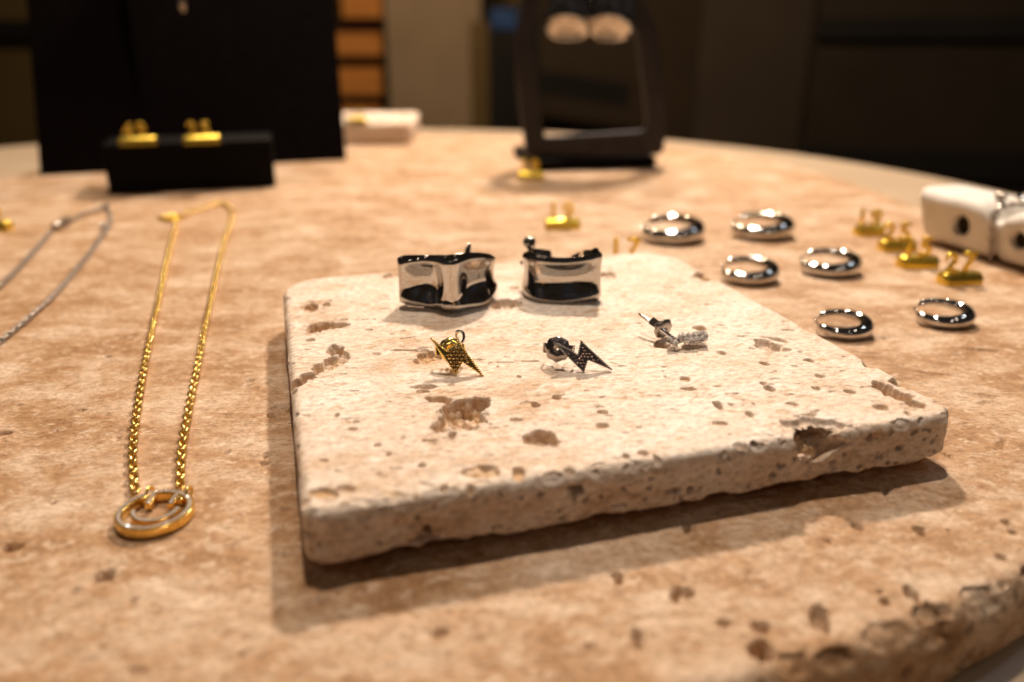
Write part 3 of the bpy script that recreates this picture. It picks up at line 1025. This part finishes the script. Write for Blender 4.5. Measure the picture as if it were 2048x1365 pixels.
def chain_mesh(path, pitch, ll, lw, wire, z0, tw=0.6):
    P = resample(path, pitch)
    mb = MB()
    nu, nv = 12, 6
    for i in range(len(P)):
        a, b = P[max(i - 1, 0)], P[min(i + 1, len(P) - 1)]
        t = Vector((b - a))
        t.normalize()
        s = t.cross(Vector((0, 0, 1))).normalized()
        n_ = s.cross(t)
        rot = Matrix.Rotation((tw if i % 2 else -tw) + random.uniform(-.08, .08), 3, t)
        s, n_ = rot @ s, rot @ n_
        vs_, fs = [], []
        for u_ in range(nu):
            q = 2 * PI * u_ / nu
            cc = t * (ll / 2 * math.cos(q)) + s * (lw / 2 * math.sin(q))
            ra = (t * math.cos(q) * lw + s * math.sin(q) * ll).normalized()
            for v_ in range(nv):
                w_ = 2 * PI * v_ / nv
                vs_.append(Vector(P[i]) + Vector((0, 0, z0)) + cc + (ra * math.cos(w_) + n_ * math.sin(w_)) * wire)
        for u_ in range(nu):
            for v_ in range(nv):
                fs.append((u_ * nv + v_, ((u_ + 1) % nu) * nv + v_, ((u_ + 1) % nu) * nv + (v_ + 1) % nv, u_ * nv + (v_ + 1) % nv))
        mb.add(vs_, fs)
    return mb


pc = U(312, 1036)
nk = thing('necklace', 'gold necklace with a round stone-set smiling pendant, laid out on the slab', 'necklace', (pc[0], pc[1], 0))
strandL = [(272, 990), (269, 966), (267, 900), (277, 820), (290, 740), (306, 660), (322, 590), (338, 510), (349, 468), (354, 444)]
strandR = [(362, 984), (362, 962), (366, 900), (380, 820), (396, 740), (411, 660), (426, 590), (441, 520), (455, 470), (464, 440), (463, 424), (452, 414), (440, 412), (420, 416), (395, 422), (374, 432), (358, 442)]
for st in (strandL, strandR):
    path = spline([U(x, y)[:2] - pc[:2] for x, y in st], 8)
    path = np.c_[path, np.zeros(len(path))]
    chain_mesh(path, 0.0165, 0.0245, 0.0128, 0.0026, 0.0068).build('chain', M_GOLD, nk)
cp = U(355, 442) - pc
clasp = MB()
clasp.tube([cp + np.array([0.020 * math.cos(q) - .012, 0.034 * math.sin(q), 0.012]) for q in np.linspace(0, 2 * PI, 24, endpoint=False)], 0.007, 8, closed=True)
clasp.tube([cp + np.array([-0.03, 0.0, 0.012]), cp + np.array([-0.07, -0.005, 0.012])], [0.010, 0.006], 8)
clasp.build('clasp', M_BRASS, nk)
MB().tube([U(441, 410) - pc + np.array([0.02 * math.cos(q), 0.02 * math.sin(q), 0.008]) for q in np.linspace(0, 2 * PI, 20, endpoint=False)], 0.005, 8, closed=True).build('end_ring', M_GOLD, nk)


def flat_ring(mb, r0, r1, z0, z1, a0=0.0, a1=2 * PI, nseg=72, c=(0, 0)):
    closed = abs(a1 - a0 - 2 * PI) < 1e-6
    m_ = nseg if closed else nseg + 1
    vs_, fs = [], []
    for i in range(m_):
        q = a0 + (a1 - a0) * i / nseg
        for r_, z in ((r0, z0), (r1, z0), (r1, z1), (r0, z1)):
            vs_.append((c[0] + r_ * math.cos(q), c[1] + r_ * math.sin(q), z))
    for i in range(nseg):
        j = (i + 1) % m_
        for k in range(4):
            fs.append((i * 4 + k, i * 4 + (k + 1) % 4, j * 4 + (k + 1) % 4, j * 4 + k))
    if not closed:
        fs += [(0, 1, 2, 3), tuple((m_ - 1) * 4 + k for k in (3, 2, 1, 0))]
    return mb.add(vs_, fs)


PR, PZ = 0.0530, 0.0145
pend = flat_ring(MB(), PR - 0.0115, PR, 0.0015, PZ).build('pendant', M_GOLD, nk, bevel=0.0012)
flat_ring(MB(), 0.0262, 0.0350, 0.003, PZ - .001, R(192), R(362), 40, (0.001, 0.004)).build('smile_bar', M_GOLD, pend, bevel=0.0012)
eye_boxes = []
for ex in (-0.017, 0.016):
    M = Matrix.Translation((ex, 0.028, 0))
    MB().box(-0.0048, 0.0048, -0.012, 0.018, 0.003, PZ - .001, M).box(-0.012 if ex < 0 else 0.0048, -0.0048 if ex < 0 else 0.012, -0.001, 0.008, 0.003, PZ - .001, M).build('eye_bar', M_GOLD, pend, smooth=True, bevel=0.001)
gm = MB()
bd = MB()
ng = 50
for k in range(ng):
    q = 2 * PI * k / ng
    rr = PR - 0.0058
    M = Matrix.Rotation(random.uniform(-.2, .2), 3, 'X') @ Matrix.Rotation(random.uniform(-.2, .2), 3, 'Y')
    gm.gem((rr * math.cos(q), rr * math.sin(q), PZ + 0.0004), 0.0030, 0.0020, M, q)
    q2 = q + PI / ng
    for r2 in (PR - 0.0018, PR - 0.0098):
        bd.ell((r2 * math.cos(q2), r2 * math.sin(q2), PZ), (0.0017, 0.0017, 0.0022), 7, 5)
for k in range(19):
    q = R(196) + (R(358) - R(196)) * k / 18
    gm.gem((0.001 + 0.0306 * math.cos(q), 0.004 + 0.0306 * math.sin(q), PZ - 0.0006), 0.0028, 0.0019, None, q)
    for r2 in (0.0268, 0.0344):
        bd.ell((0.001 + r2 * math.cos(q + .07), 0.004 + r2 * math.sin(q + .07), PZ - .001), (0.0014, 0.0014, 0.0020), 7, 5)
for ex in (-0.017, 0.016):
    for k in range(4):
        gm.gem((ex, 0.019 + 0.0068 * k, PZ - 0.0006), 0.0029, 0.0019, None, k)
        for s in (-1, 1):
            bd.ell((ex + s * 0.0042, 0.0225 + 0.0068 * k, PZ - .001), (0.0013, 0.0013, 0.0019), 7, 5)
gm.build('pave_stones', M_GEM, pend, smooth=False)
bd.build('prong_beads', M_GOLD, pend)
for lx in (-0.026, 0.032):
    MB().tube([(lx, 0.046 + 0.010 * math.cos(q), 0.013 + 0.008 * math.sin(q)) for q in np.linspace(0, 2 * PI, 18, endpoint=False)], 0.0028, 8, closed=True).build('jump_ring', M_GOLD, nk)

# silver necklace running out of the picture on the left
sc0 = U(120, 460)
sn = thing('necklace', 'thin silver necklace lying at the left edge of the slab, with its clasp showing', 'necklace', (sc0[0], sc0[1], 0))
for st in ([(140, 448), (165, 432), (190, 424), (212, 420), (222, 436), (218, 458), (206, 474), (180, 512), (150, 548), (110, 594), (60, 640), (0, 690), (-70, 750), (-140, 812)],
           [(104, 466), (70, 506), (35, 544), (0, 578), (-60, 632), (-120, 690), (-160, 750), (-150, 806)]):
    path = spline([U(x, y)[:2] - sc0[:2] for x, y in st], 8)
    path = np.c_[path, np.zeros(len(path))]
    chain_mesh(path, 0.019, 0.027, 0.0125, 0.0026, 0.0066).build('chain', M_DSILV, sn)
cl = MB()
c0, c1 = U(108, 464) - sc0, U(140, 449) - sc0
cl.tube([c0, c0 * .7 + c1 * .3, c0 * .5 + c1 * .5, c0 * .15 + c1 * .85, c1], [0.008, 0.014, 0.010, 0.016, 0.007], 10)
for o in cl.v[:]:
    pass
cl.v = [(x, y, z + 0.017) for x, y, z in cl.v]
cl.build('clasp', M_DSILV, sn)
for q_ in ((213, 420), (207, 460)):
    b_ = U(*q_) - sc0
    MB().ell((b_[0], b_[1], 0.013), (0.013, 0.013, 0.013), 14, 8).build('bead', M_SILVER, sn)
pq = U(-148, 815) - sc0
flat_ring(MB(), 0.03, 0.045, 0.001, 0.014, c=(pq[0], pq[1])).build('pendant', M_SILVER, sn, bevel=0.001)

# ------------------------------------------------------------------ chrome hoops on the slab


def hoop_proto():
    root = thing('hoop_earring', 'x', 'earring')
    mb = MB()
    a0, a1 = 186, 488
    path, rad = [], []
    for k in range(73):
        t_ = k / 72
        q = R(a0 + (a1 - a0) * t_)
        path.append((0.39 * math.cos(q), 0.37 * math.sin(q), 0.0))
        r_ = 0.055 + 0.062 * (0.5 + 0.5 * math.cos(q - R(305))) ** 1.2
        end = min(t_, 1 - t_) * 72
        if end < 4:
            r_ *= math.sqrt(max(1 - ((4 - end) / 4.2) ** 2, 0.02))
        rad.append(r_)
    mb.tube([(p[0], p[1], r_ * 0.9 + 0.006 + 0.15 * (p[1] + 0.37) / 0.74) for p, r_ in zip(path, rad)], rad, 24)
    mb.build('hoop', M_CHROME, root)
    MB().tube([(0.39 * math.cos(R(488)), 0.37 * math.sin(R(488)), 0.17), (0.41 * math.cos(R(156)), 0.39 * math.sin(R(156)), 0.16), (0.39 * math.cos(R(188)), 0.37 * math.sin(R(188)), 0.12)], 0.018, 8).build('post', M_CHROME, root)
    return root


def copy_tree(o, parent=None):
    c = o.copy()
    COL.objects.link(c)
    c.parent = parent
    for ch in list(o.children):
        copy_tree(ch, c)
    return c


hp = hoop_proto()
HOOPS = [((1340, 463), 140, 0.05, 'large polished steel hoop lying flat behind the tile, beside the gold number 17'),
         ((1519, 456), 137, -0.10, 'large polished steel hoop lying flat, rightmost of the two in the back row'),
         ((1494, 545), 128, 0.00, 'medium polished steel hoop whose left end is hidden behind the tile'),
         ((1655, 529), 132, -0.08, 'medium polished steel hoop in full view between the back and front rows'),
         ((1682, 652), 124, 0.05, 'small polished steel hoop lying flat, half tucked behind the right edge of the tile'),
         ((1882, 630), 126, -0.05, 'small polished steel hoop lying flat, farthest right and nearest the edge of the picture')]
for i, ((px, py), wpx, rz, lab) in enumerate(HOOPS):
    o = hp if i == 0 else copy_tree(hp)
    c = U(px, py)
    for _ in range(2):
        D = wpx * upp(c)
        c = U(px, py, D * 0.10)
    s = D / 1.02
    o.location = (c[0], c[1], -0.001)
    o.scale = (s, s, s)
    o.rotation_euler = (0, 0, rz)
    tag(o, lab, 'earring', 'polished steel hoop earrings')

# ------------------------------------------------------------------ brass number stands


def digit_mesh(ch):
    cu = bpy.data.curves.new('digit', 'FONT')
    cu.body = ch
    cu.size = 0.080
    cu.extrude = 0.003
    cu.bevel_depth = 0.0022
    cu.offset = 0.0004
    cu.bevel_resolution = 1
    cu.align_x = 'CENTER'
    ob = bpy.data.objects.new('tmp', cu)
    COL.objects.link(ob)
    bpy.context.view_layer.update()
    me = bpy.data.meshes.new_from_object(ob.evaluated_get(bpy.context.evaluated_depsgraph_get()))
    bpy.data.objects.remove(ob)
    me.name = 'digit'
    me.materials.clear()
    me.materials.append(M_BRASS)
    return me


_dg = {}


def number_stand(num, loc, rz, label, width=0.125, s=1.0):
    o = thing('number_stand', label, 'number stand', loc, rz, 'small brass number stands')
    mb = MB()
    prof_ = [(-0.028, 0.0), (-0.028, 0.016), (-0.022, 0.027), (-0.011, 0.033), (0.011, 0.033), (0.022, 0.027), (0.028, 0.016), (0.028, 0.0)]
    n_ = len(prof_)
    vs_, fs = [], []
    stations = [(-0.5, 0.35), (-0.485, 0.75), (-0.44, 1.0), (0.44, 1.0), (0.485, 0.75), (0.5, 0.35)]
    for x, k in stations:
        for y, z in prof_:
            vs_.append((x * width, y * k, z * (0.55 + 0.45 * k)))
    for i in range(len(stations) - 1):
        for j in range(n_):
            fs.append((i * n_ + j, i * n_ + (j + 1) % n_, (i + 1) * n_ + (j + 1) % n_, (i + 1) * n_ + j))
    fs += [tuple(range(n_)), tuple((len(stations) - 1) * n_ + j for j in range(n_))[::-1]]
    mb.add(vs_, fs).build('base', M_BRASS, o, auto=R(35))
    for k, ch in enumerate(num):
        if ch not in _dg:
            _dg[ch] = digit_mesh(ch)
        link('digit', _dg[ch], o, ((-0.5 + k) * 0.052 - 0.008, 0.0, 0.0325), (PI / 2, 0, 0))
    o.scale = (s, s, s)
    return o


b1 = U(1125, 456)
number_stand('19', (b1[0], b1[1], 0), R(3), 'brass number 19 on a bar base, behind the right cuff earring')
b1 = U(1250, 512, 0)
b17 = U(1250, 513, 0.033)
number_stand('17', (b17[0] + 0.005, b17[1], 0), R(4), 'brass number 17, its base hidden behind the back edge of the tile')
b1 = U(1062, 358)
number_stand('39', (b1[0], b1[1], 0), R(0), 'brass number 39 in front of the black arched stand')
b1 = U(-12, 460)
number_stand('29', (b1[0], b1[1], 0), R(0), 'brass number stand cut off by the left edge of the picture')
for (px, py, nm, rz, lab) in ((1737, 469, '19', 6, 'brass number 19, farthest left of the four numbers near the white block'),
                              (1793, 500, '25', 4, 'brass number 25 standing close behind the number 15, near the white block'),
                              (1833, 533, '15', 2, 'brass number 15 standing between the numbers 25 and 27, in front of the white block'),
                              (1917, 566, '27', 8, 'brass number 27 standing nearest the camera, above the rightmost small hoop')):
    b1 = U(px, py)
    number_stand(nm, (b1[0], b1[1], 0), R(rz), lab, 0.118 * (1.0 if px > 1760 else 0.85), 0.98)

# ------------------------------------------------------------------ black board, block
sl, sr = U(80, 352), U(693, 320)
dv = (sr - sl)[:2]
wd = float(np.hypot(*dv))
brd = thing('display_board', 'large black display board standing behind the small black block', 'display board', ((sl[0] + sr[0]) / 2, (sl[1] + sr[1]) / 2, 0), math.atan2(dv[1], dv[0]))
LEAN = Matrix.Rotation(R(-22), 4, 'X')
LEAN[0][2] += 0.05
MB().box(-wd / 2, wd / 2, 0, 0.03, 0.0, 1.75, LEAN).build('panel', M_BLACK, brd, smooth=True, bevel=0.003)
MB().add([(-.25, 0.05, 0.02), (-.25, .75, 0.0), (-.25, .30, 1.1), (-.22, 0.05, .02), (-.22, .75, 0), (-.22, .30, 1.1)], [(0, 1, 2), (5, 4, 3), (0, 3, 4, 1), (1, 4, 5, 2), (2, 5, 3, 0)]).build('strut', M_BLACK, brd, smooth=False)
hk = UY(366, 12, 3.95)
dr = thing('drop_earring', 'thin silver bar pendant hanging on the black display board at the top of the picture', 'pendant', (hk[0], hk[1], hk[2]))
zz = UY(366, 25, 3.95)
MB().tube([(0, 0, 0.45), (0, -0.005, 0.1)], 0.004, 6).build('cord', M_DSILV, dr)
MB().tube([(0, -0.005, 0.1), (0, -0.006, 0.08), (0, -0.006, zz[2] - hk[2] + .02), (0, -0.006, zz[2] - hk[2])], [0.004, 0.017, 0.014, 0.006], 10).build('bar', M_DSILV, dr)

bl, br = U(219, 390), U(552, 374)
dv = (br - bl)[:2]
wd = float(np.hypot(*dv))
ang = math.atan2(dv[1], dv[0])
nrm = np.array([-math.sin(ang), math.cos(ang)])
bc = (bl[:2] + br[:2]) / 2 + nrm * 0.14
blk = MB().box(-wd / 2, wd / 2, -0.14, 0.14, 0, 0.205).build('display_block', M_BLOCK, None, smooth=True, bevel=0.006, loc=(bc[0], bc[1], 0), rot=(0, 0, ang))
tag(blk, 'low black block in front of the black board, carrying two brass numbers', 'display block')
for (px, py, nm, lab) in ((277, 289, '49', 'brass number 49 on the left half of the black block'), (405, 286, '25', 'brass number 25 on the middle of the black block')):
    q = U(px, py, 0.206)
    number_stand(nm, (q[0], q[1], 0.2045), ang, lab, 0.15, 1.0)
q = U(712, 246, 0.128)
number_stand('15', (q[0], q[1] + 0.03, 0.124), 0, 'brass number on the small stone tile at the back, beside the black board', 0.13, 1.0)

# ------------------------------------------------------------------ arched black stand
sY = 4.08
p0 = UY(1189, 335, sY)
us = upp(p0)
stn = thing('earring_stand', 'black arched earring stand with a flat base at the back of the slab', 'earring stand', (p0[0], sY, 0), R(5))


def sx(px, py):
    q = UY(px, py, sY)
    return (q[0] - p0[0], q[2])


outer = [sx(*q) for q in ((1052, 313), (1046, 268), (1038, 215), (1031, 150), (1029, 90), (1035, 40), (1046, 0))]
right = [sx(*q) for q in ((1326, 310), (1331, 258), (1327, 195), (1321, 130), (1309, 55), (1292, 10), (1284, -12))]
topz = 1.16
cx = (outer[-1][0] + right[-1][0]) / 2
arch = [(cx + (outer[-1][0] - cx) * math.cos(q) * 1.0, outer[-1][1] + (topz - outer[-1][1]) * math.sin(q)) for q in np.linspace(0.15, PI - 0.15, 16)]
out_poly = [tuple(p) for p in spline(outer, 4)] + arch + [tuple(p) for p in spline(right[::-1], 4)]
inL = [sx(*q) for q in ((1088, 273), (1078, 205), (1071, 130), (1062, 90), (1064, 45), (1080, 5))]
inR = [sx(*q) for q in ((1294, 262), (1291, 210), (1281, 130), (1274, 80), (1262, 30), (1248, 0))]
cxi = (inL[-1][0] + inR[-1][0]) / 2
archi = [(cxi + (inL[-1][0] - cxi) * math.cos(q), inL[-1][1] + (topz - 0.11 - inL[-1][1]) * math.sin(q)) for q in np.linspace(0.15, PI - 0.15, 16)]
in_poly_ = [tuple(p) for p in spline(inL, 4)] + archi + [tuple(p) for p in spline(inR[::-1], 4)]
NO = 120
oo = resample(np.array(out_poly + [out_poly[0]]), 0.01)
ii = resample(np.array(in_poly_ + [in_poly_[0]]), 0.01)


def pick(P):
    idx = np.linspace(0, len(P) - 1, NO + 1)
    return np.stack([np.interp(idx, np.arange(len(P)), P[:, k]) for k in (0, 1)], 1)[:-1]


# match inner to outer by angle round the middle of the opening
cm = np.array([0.0, 0.55])


def by_angle(P):
    a = np.arctan2(P[:, 1] - cm[1], P[:, 0] - cm[0])
    o_ = np.argsort(a)
    a, Q = a[o_], P[o_]
    t_ = np.linspace(-PI, PI, NO, endpoint=False)
    aa = np.r_[a - 2 * PI, a, a + 2 * PI]
    return np.stack([np.interp(t_, aa, np.tile(Q[:, k], 3)) for k in (0, 1)], 1)


OO, II = by_angle(oo), by_angle(ii)
vs_ = [(x, -0.03, z) for x, z in OO] + [(x, -0.03, z) for x, z in II] + [(x, 0.03, z) for x, z in OO] + [(x, 0.03, z) for x, z in II]
fs = []
for i in range(NO):
    j = (i + 1) % NO
    fs += [(i, j, NO + j, NO + i), (2 * NO + i, 3 * NO + i, 3 * NO + j, 2 * NO + j), (i, 2 * NO + i, 2 * NO + j, j), (NO + i, NO + j, 3 * NO + j, 3 * NO + i)]
MB().add(vs_, fs).build('frame', M_STAND, stn, smooth=True, bevel=0.006)
MB().box(-0.31, 0.305, -0.06, 0.50, 0.0, 0.052, Matrix.Rotation(R(7), 4, 'Z')).build('base', M_BLOCK, stn, smooth=True, bevel=0.005)
MB().tube([(-0.36, 0.0, 0.97), (0.30, 0.0, 0.97)], 0.022, 12).build('crossbar', M_STAND, stn)


def dome_earring(px, label):
    c = UY(px, 20, sY - 0.05)
    o = thing('dome_earring', label, 'earring', c, R(5), 'puffed steel earrings on the arched stand')
    nu, nv = 36, 22
    vs_, fs = [], []
    for j in range(nv + 1):
        th = PI * j / nv
        for i in range(nu):
            ph = 2 * PI * i / nu
            x = 0.112 * abs(math.sin(th)) ** 0.6 * math.cos(ph)
            y = 0.085 * math.sin(th) * math.sin(ph)
            z = 0.135 * math.cos(th)
            x *= 1.0 - 0.16 * (z / 0.135)
            vs_.append((x - 0.01 * z, y, z))
    for j in range(nv):
        for i in range(nu):
            fs.append((j * nu + i, (j + 1) * nu + i, (j + 1) * nu + (i + 1) % nu, j * nu + (i + 1) % nu))
    MB().add(vs_, fs).build('shell', M_CUFF, o)
    MB().tube([(0, 0, 0.12), (0, 0.01, 0.18), (0, 0.03, 0.26), (0, 0.06, 0.24), (0, 0.07, 0.15)], 0.006, 8).build('hook', M_CUFF, o)
    return o


dome_earring(1137, 'puffed polished steel earring hanging in the arched stand, the left one')
dome_earring(1224, 'puffed polished steel earring hanging in the arched stand, the right one')

# ------------------------------------------------------------------ white block with a silver bracelet
wl, wr = U(1818, 478), U(2052, 550)
dv = (wr - wl)[:2]
dv /= np.hypot(*dv)
ang = math.atan2(dv[1], dv[0])
nr = np.array([-dv[1], dv[0]])
WLn, WD, WH = 0.62, 0.20, 0.175
wc = wl[:2] + dv * WLn / 2 + nr * WD / 2


def white_taper(P):
    P = P.copy()
    k = P[:, 2] / WH
    P[:, 0] *= 1.0 + 0.16 * (k - 0.25)
    P[:, 1] *= 1.0 + 0.25 * (k - 0.5)
    P[:, 2] -= 0.034 * np.exp(-((P[:, 0]) / 0.05) ** 2) * k
    return P


def white_disp(P, N):
    dep = 0.004 * fbm(P * 18.0, 3)
    cr = np.zeros(len(P))
    pits = []
    for px, py, r_ in ((1922, 449, 0.034), (2034, 480, 0.028)):
        c = U(px, py, 0.09)
        l = np.array([(c[:2] - wc) @ dv, -WD / 2, 0.088])
        pits.append((l, frame_of((0, -1, 0)), np.array([r_, r_, 0.08]), 0.13, 0.3, 0))
    V = apply_pits(P, N, pits, cr, 0.1)
    dep += 0.016 * np.exp(-((P[:, 0]) / 0.02) ** 2)
    return P - N * dep[:, None] + V, cr * 0


wb = shell('display_riser', np.linspace(-WLn / 2, WLn / 2, 130), np.linspace(-WD / 2, WD / 2, 50), np.linspace(WH, 0, 40), 0.045, corner_plan(WLn / 2, WD / 2, (.06,) * 4), white_disp, M_WHITE, None, (wc[0], wc[1], 0), ang, white_taper)
tag(wb, 'white block with dark round holes at the right edge, a silver bracelet wrapped round it', 'display block')
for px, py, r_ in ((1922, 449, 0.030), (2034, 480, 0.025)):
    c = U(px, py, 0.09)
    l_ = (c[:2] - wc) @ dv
    MB().tube([(l_, -WD / 2 + 0.022, 0.088), (l_, -WD / 2 + 0.06, 0.088)], [r_, r_], 24).build('hole_shade_disc', M_HOLE_SHADE, wb, auto=R(40))  # dark disc standing in for the shade inside each hole
bx = 0.0
hw, ht = WD / 2 * 1.13 + 0.010, WH - 0.012
br_ = thing('bracelet', 'silver chain bracelet with a knot of charms wrapped over the white block', 'bracelet', (wc[0], wc[1], 0), ang)
loop = spline([(bx + .004, -WD / 2 * .90 - .006, 0.02), (bx, -WD / 2 * 0.98 - .006, 0.08), (bx, -hw + .012, 0.14), (bx + .002, -hw + .03, ht + .006), (bx, 0, ht + .008), (bx, hw - .03, ht + .004), (bx, hw, 0.13), (bx, WD / 2 + .008, 0.04)], 8)
chain_mesh(loop, 0.018, 0.026, 0.016, 0.0034, 0.0).build('chain', M_DSILV, br_)
chm = MB()
for k in range(26):
    p = (bx + random.uniform(-0.02, 0.12), random.uniform(-0.04, 0.09), ht + 0.012 + random.uniform(0, 0.03))
    chm.gem(p, random.uniform(0.009, 0.014), 0.008, Matrix.Rotation(random.uniform(-1, 1), 3, 'X'), random.uniform(0, 1))
chm.build('charms', M_SILVER, br_, smooth=False)
MB().ell((bx - 0.07, -0.02, ht + 0.018), (0.022, 0.014, 0.012), 14, 8).build('clasp', M_DSILV, br_)

# ------------------------------------------------------------------ room behind, far out of focus


def backdrop(name, px0, py0, px1, Y, depth, mat, label, cat, bot=-8.03, py1=None):
    a, b = UY(px0, 60, Y), UY(px1, 60, Y)
    zt = UY(px0, py0, Y)[2]
    zb = bot if py1 is None else UY(px0, py1, Y)[2]
    cx_ = (a[0] + b[0]) / 2
    o = MB().box(-(b[0] - a[0]) / 2, (b[0] - a[0]) / 2, 0, depth, 0, zt - zb).build(name, mat, None, smooth=False, loc=(cx_, Y, zb))
    if label:
        tag(o, label, cat)
    return o


M_WALL = matte('olive_wall', (0.085, 0.055, 0.018), (0.10, 0.065, 0.024), 0.4, 0.8, 0.2)
M_DWALL = matte('dark_wall', (0.030, 0.020, 0.011), (0.040, 0.026, 0.015), 0.4, 0.8, 0.2)
M_PART = matte('grey_partition', (0.20, 0.145, 0.09), (0.24, 0.175, 0.11), 0.5, 0.7, 0.2)
M_WOOD = matte('orange_wood', (0.34, 0.13, 0.025), (0.46, 0.19, 0.04), 1.2, 0.45, 0.4, (0.3, 3, 3))
M_DARK = matte('near_black', (0.006, 0.005, 0.004), (0.010, 0.008, 0.006), 1, 0.7, 0.2)

backdrop('back_wall', -900, -1100, 1500, 30, 0.3, M_WALL, 'olive brown back wall behind the black board, far out of focus', 'wall')
backdrop('wall_panel', 1040, -900, 1400, 27, 0.3, M_DWALL, 'dark brown wall panel seen through the arched stand', 'wall panel')
backdrop('wall_panel', 1402, -900, 1690, 26, 0.3, matte('brown_wall', (0.045, 0.032, 0.022), (0.055, 0.04, 0.027), 0.4, 0.8, 0.2), 'plain dark brown wall panel right of the arched stand', 'wall panel')
pt = backdrop('partition', 772, -900, 962, 24, 1.2, M_PART, 'grey brown partition column between the black board and the arched stand', 'partition')
backdrop('side_cabinet', 940, 44, 980, 23, 0.5, M_WALL, 'narrow olive cabinet against the grey partition', 'cabinet')
# wooden shelf unit
sh = thing('shelf_unit', 'orange lit wooden shelf unit just right of the black board', 'shelf unit', (UY(700, 60, 25)[0], 25, -8))
for px0, px1, py0, py1, nm, dpt in ((640, 764, -600, 36, 'panel', 0.3), (640, 764, 66, 112, 'panel', 0.3), (640, 764, 136, 190, 'panel', 0.3), (640, 764, 212, 300, 'panel', 0.3)):
    a, b = UY(px0, py0, 25), UY(px1, py1, 25)
    MB().box(a[0] - sh.location[0], b[0] - sh.location[0], 0, dpt, b[2] + 8, a[2] + 8).build(nm, M_WOOD, sh, smooth=False)
a, b = UY(640, -600, 25), UY(764, 300, 25)
MB().box(a[0] - sh.location[0] - .1, b[0] - sh.location[0] + .05, 0.35, 0.6, 0.0, a[2] + 8).build('back_panel', matte('brown_gap', (0.06, 0.022, 0.006), (0.08, 0.03, 0.008), 1, 0.7), sh, smooth=False)
# dark cabinet with a blue screen
cbn = thing('display_cabinet', 'dark cabinet with a dim blue screen, left of the arched stand', 'cabinet', (UY(1005, 60, 22)[0], 22, -8))
a, b = UY(976, 12, 22), UY(1040, 280, 22)
MB().box(a[0] - cbn.location[0], b[0] - cbn.location[0] + .5, 0, 0.6, 0, a[2] + 8).build('body', M_DARK, cbn, smooth=False)
ms, nts, ps = new_mat('blue_screen')
ps.inputs['Base Color'].default_value = (0.004, 0.01, 0.02, 1)
nn = nd(nts, 'ShaderNodeTexNoise', Scale=1.3, Detail=2.0)
rr = ramp(nts, nn.outputs[0], [(0.3, (0.002, 0.006, 0.014)), (0.7, (0.008, 0.026, 0.06))])
nts.links.new(rr.outputs[0], ps.inputs['Emission Color'])
ps.inputs['Emission Strength'].default_value = 1.0
a, b = UY(982, 18, 22), UY(1034, 58, 22)
MB().box(a[0] - cbn.location[0], b[0] - cbn.location[0], -0.03, -0.003, b[2] + 8, a[2] + 8).build('screen', ms, cbn, smooth=False)
# low dark furniture at the right
sb = thing('sideboard', 'long near black sideboard in the dark at the right', 'sideboard', (UY(1900, 60, 20)[0], 20, -8), R(-12))
x0, x1 = -2.9, 6
MB().box(x0, x1, 0, 1.5, 0, 10.5).build('body', matte('black_brown', (0.018, 0.012, 0.006), (0.024, 0.016, 0.009), 0.5, 0.7, 0.2), sb, smooth=False)
MB().box(x0 - .05, x1, -0.12, -0.003, 8.45, 8.9).build('rail', M_DARK, sb, smooth=False)
MB().box(x0 - .05, x1, -0.12, -0.003, 5.2, 5.9).build('rail', M_DARK, sb, smooth=False)
rl = UY(1160, 178, 25.5)
tag(MB().box(-1.8, 1.55, 0, 0.2, -0.35, 0.35).build('wall_rail', M_DARK, None, smooth=False, loc=rl, rot=(0, R(8), 0)), 'dark rail on the wall seen through the arched stand', 'rail')
rl = UY(20, 58, 29.5)
tag(MB().box(-6, 3.0, 0, 0.2, -0.28, 0.28).build('wall_rail', M_DARK, None, smooth=False, loc=rl), 'dark rail across the olive wall left of the black board', 'rail')
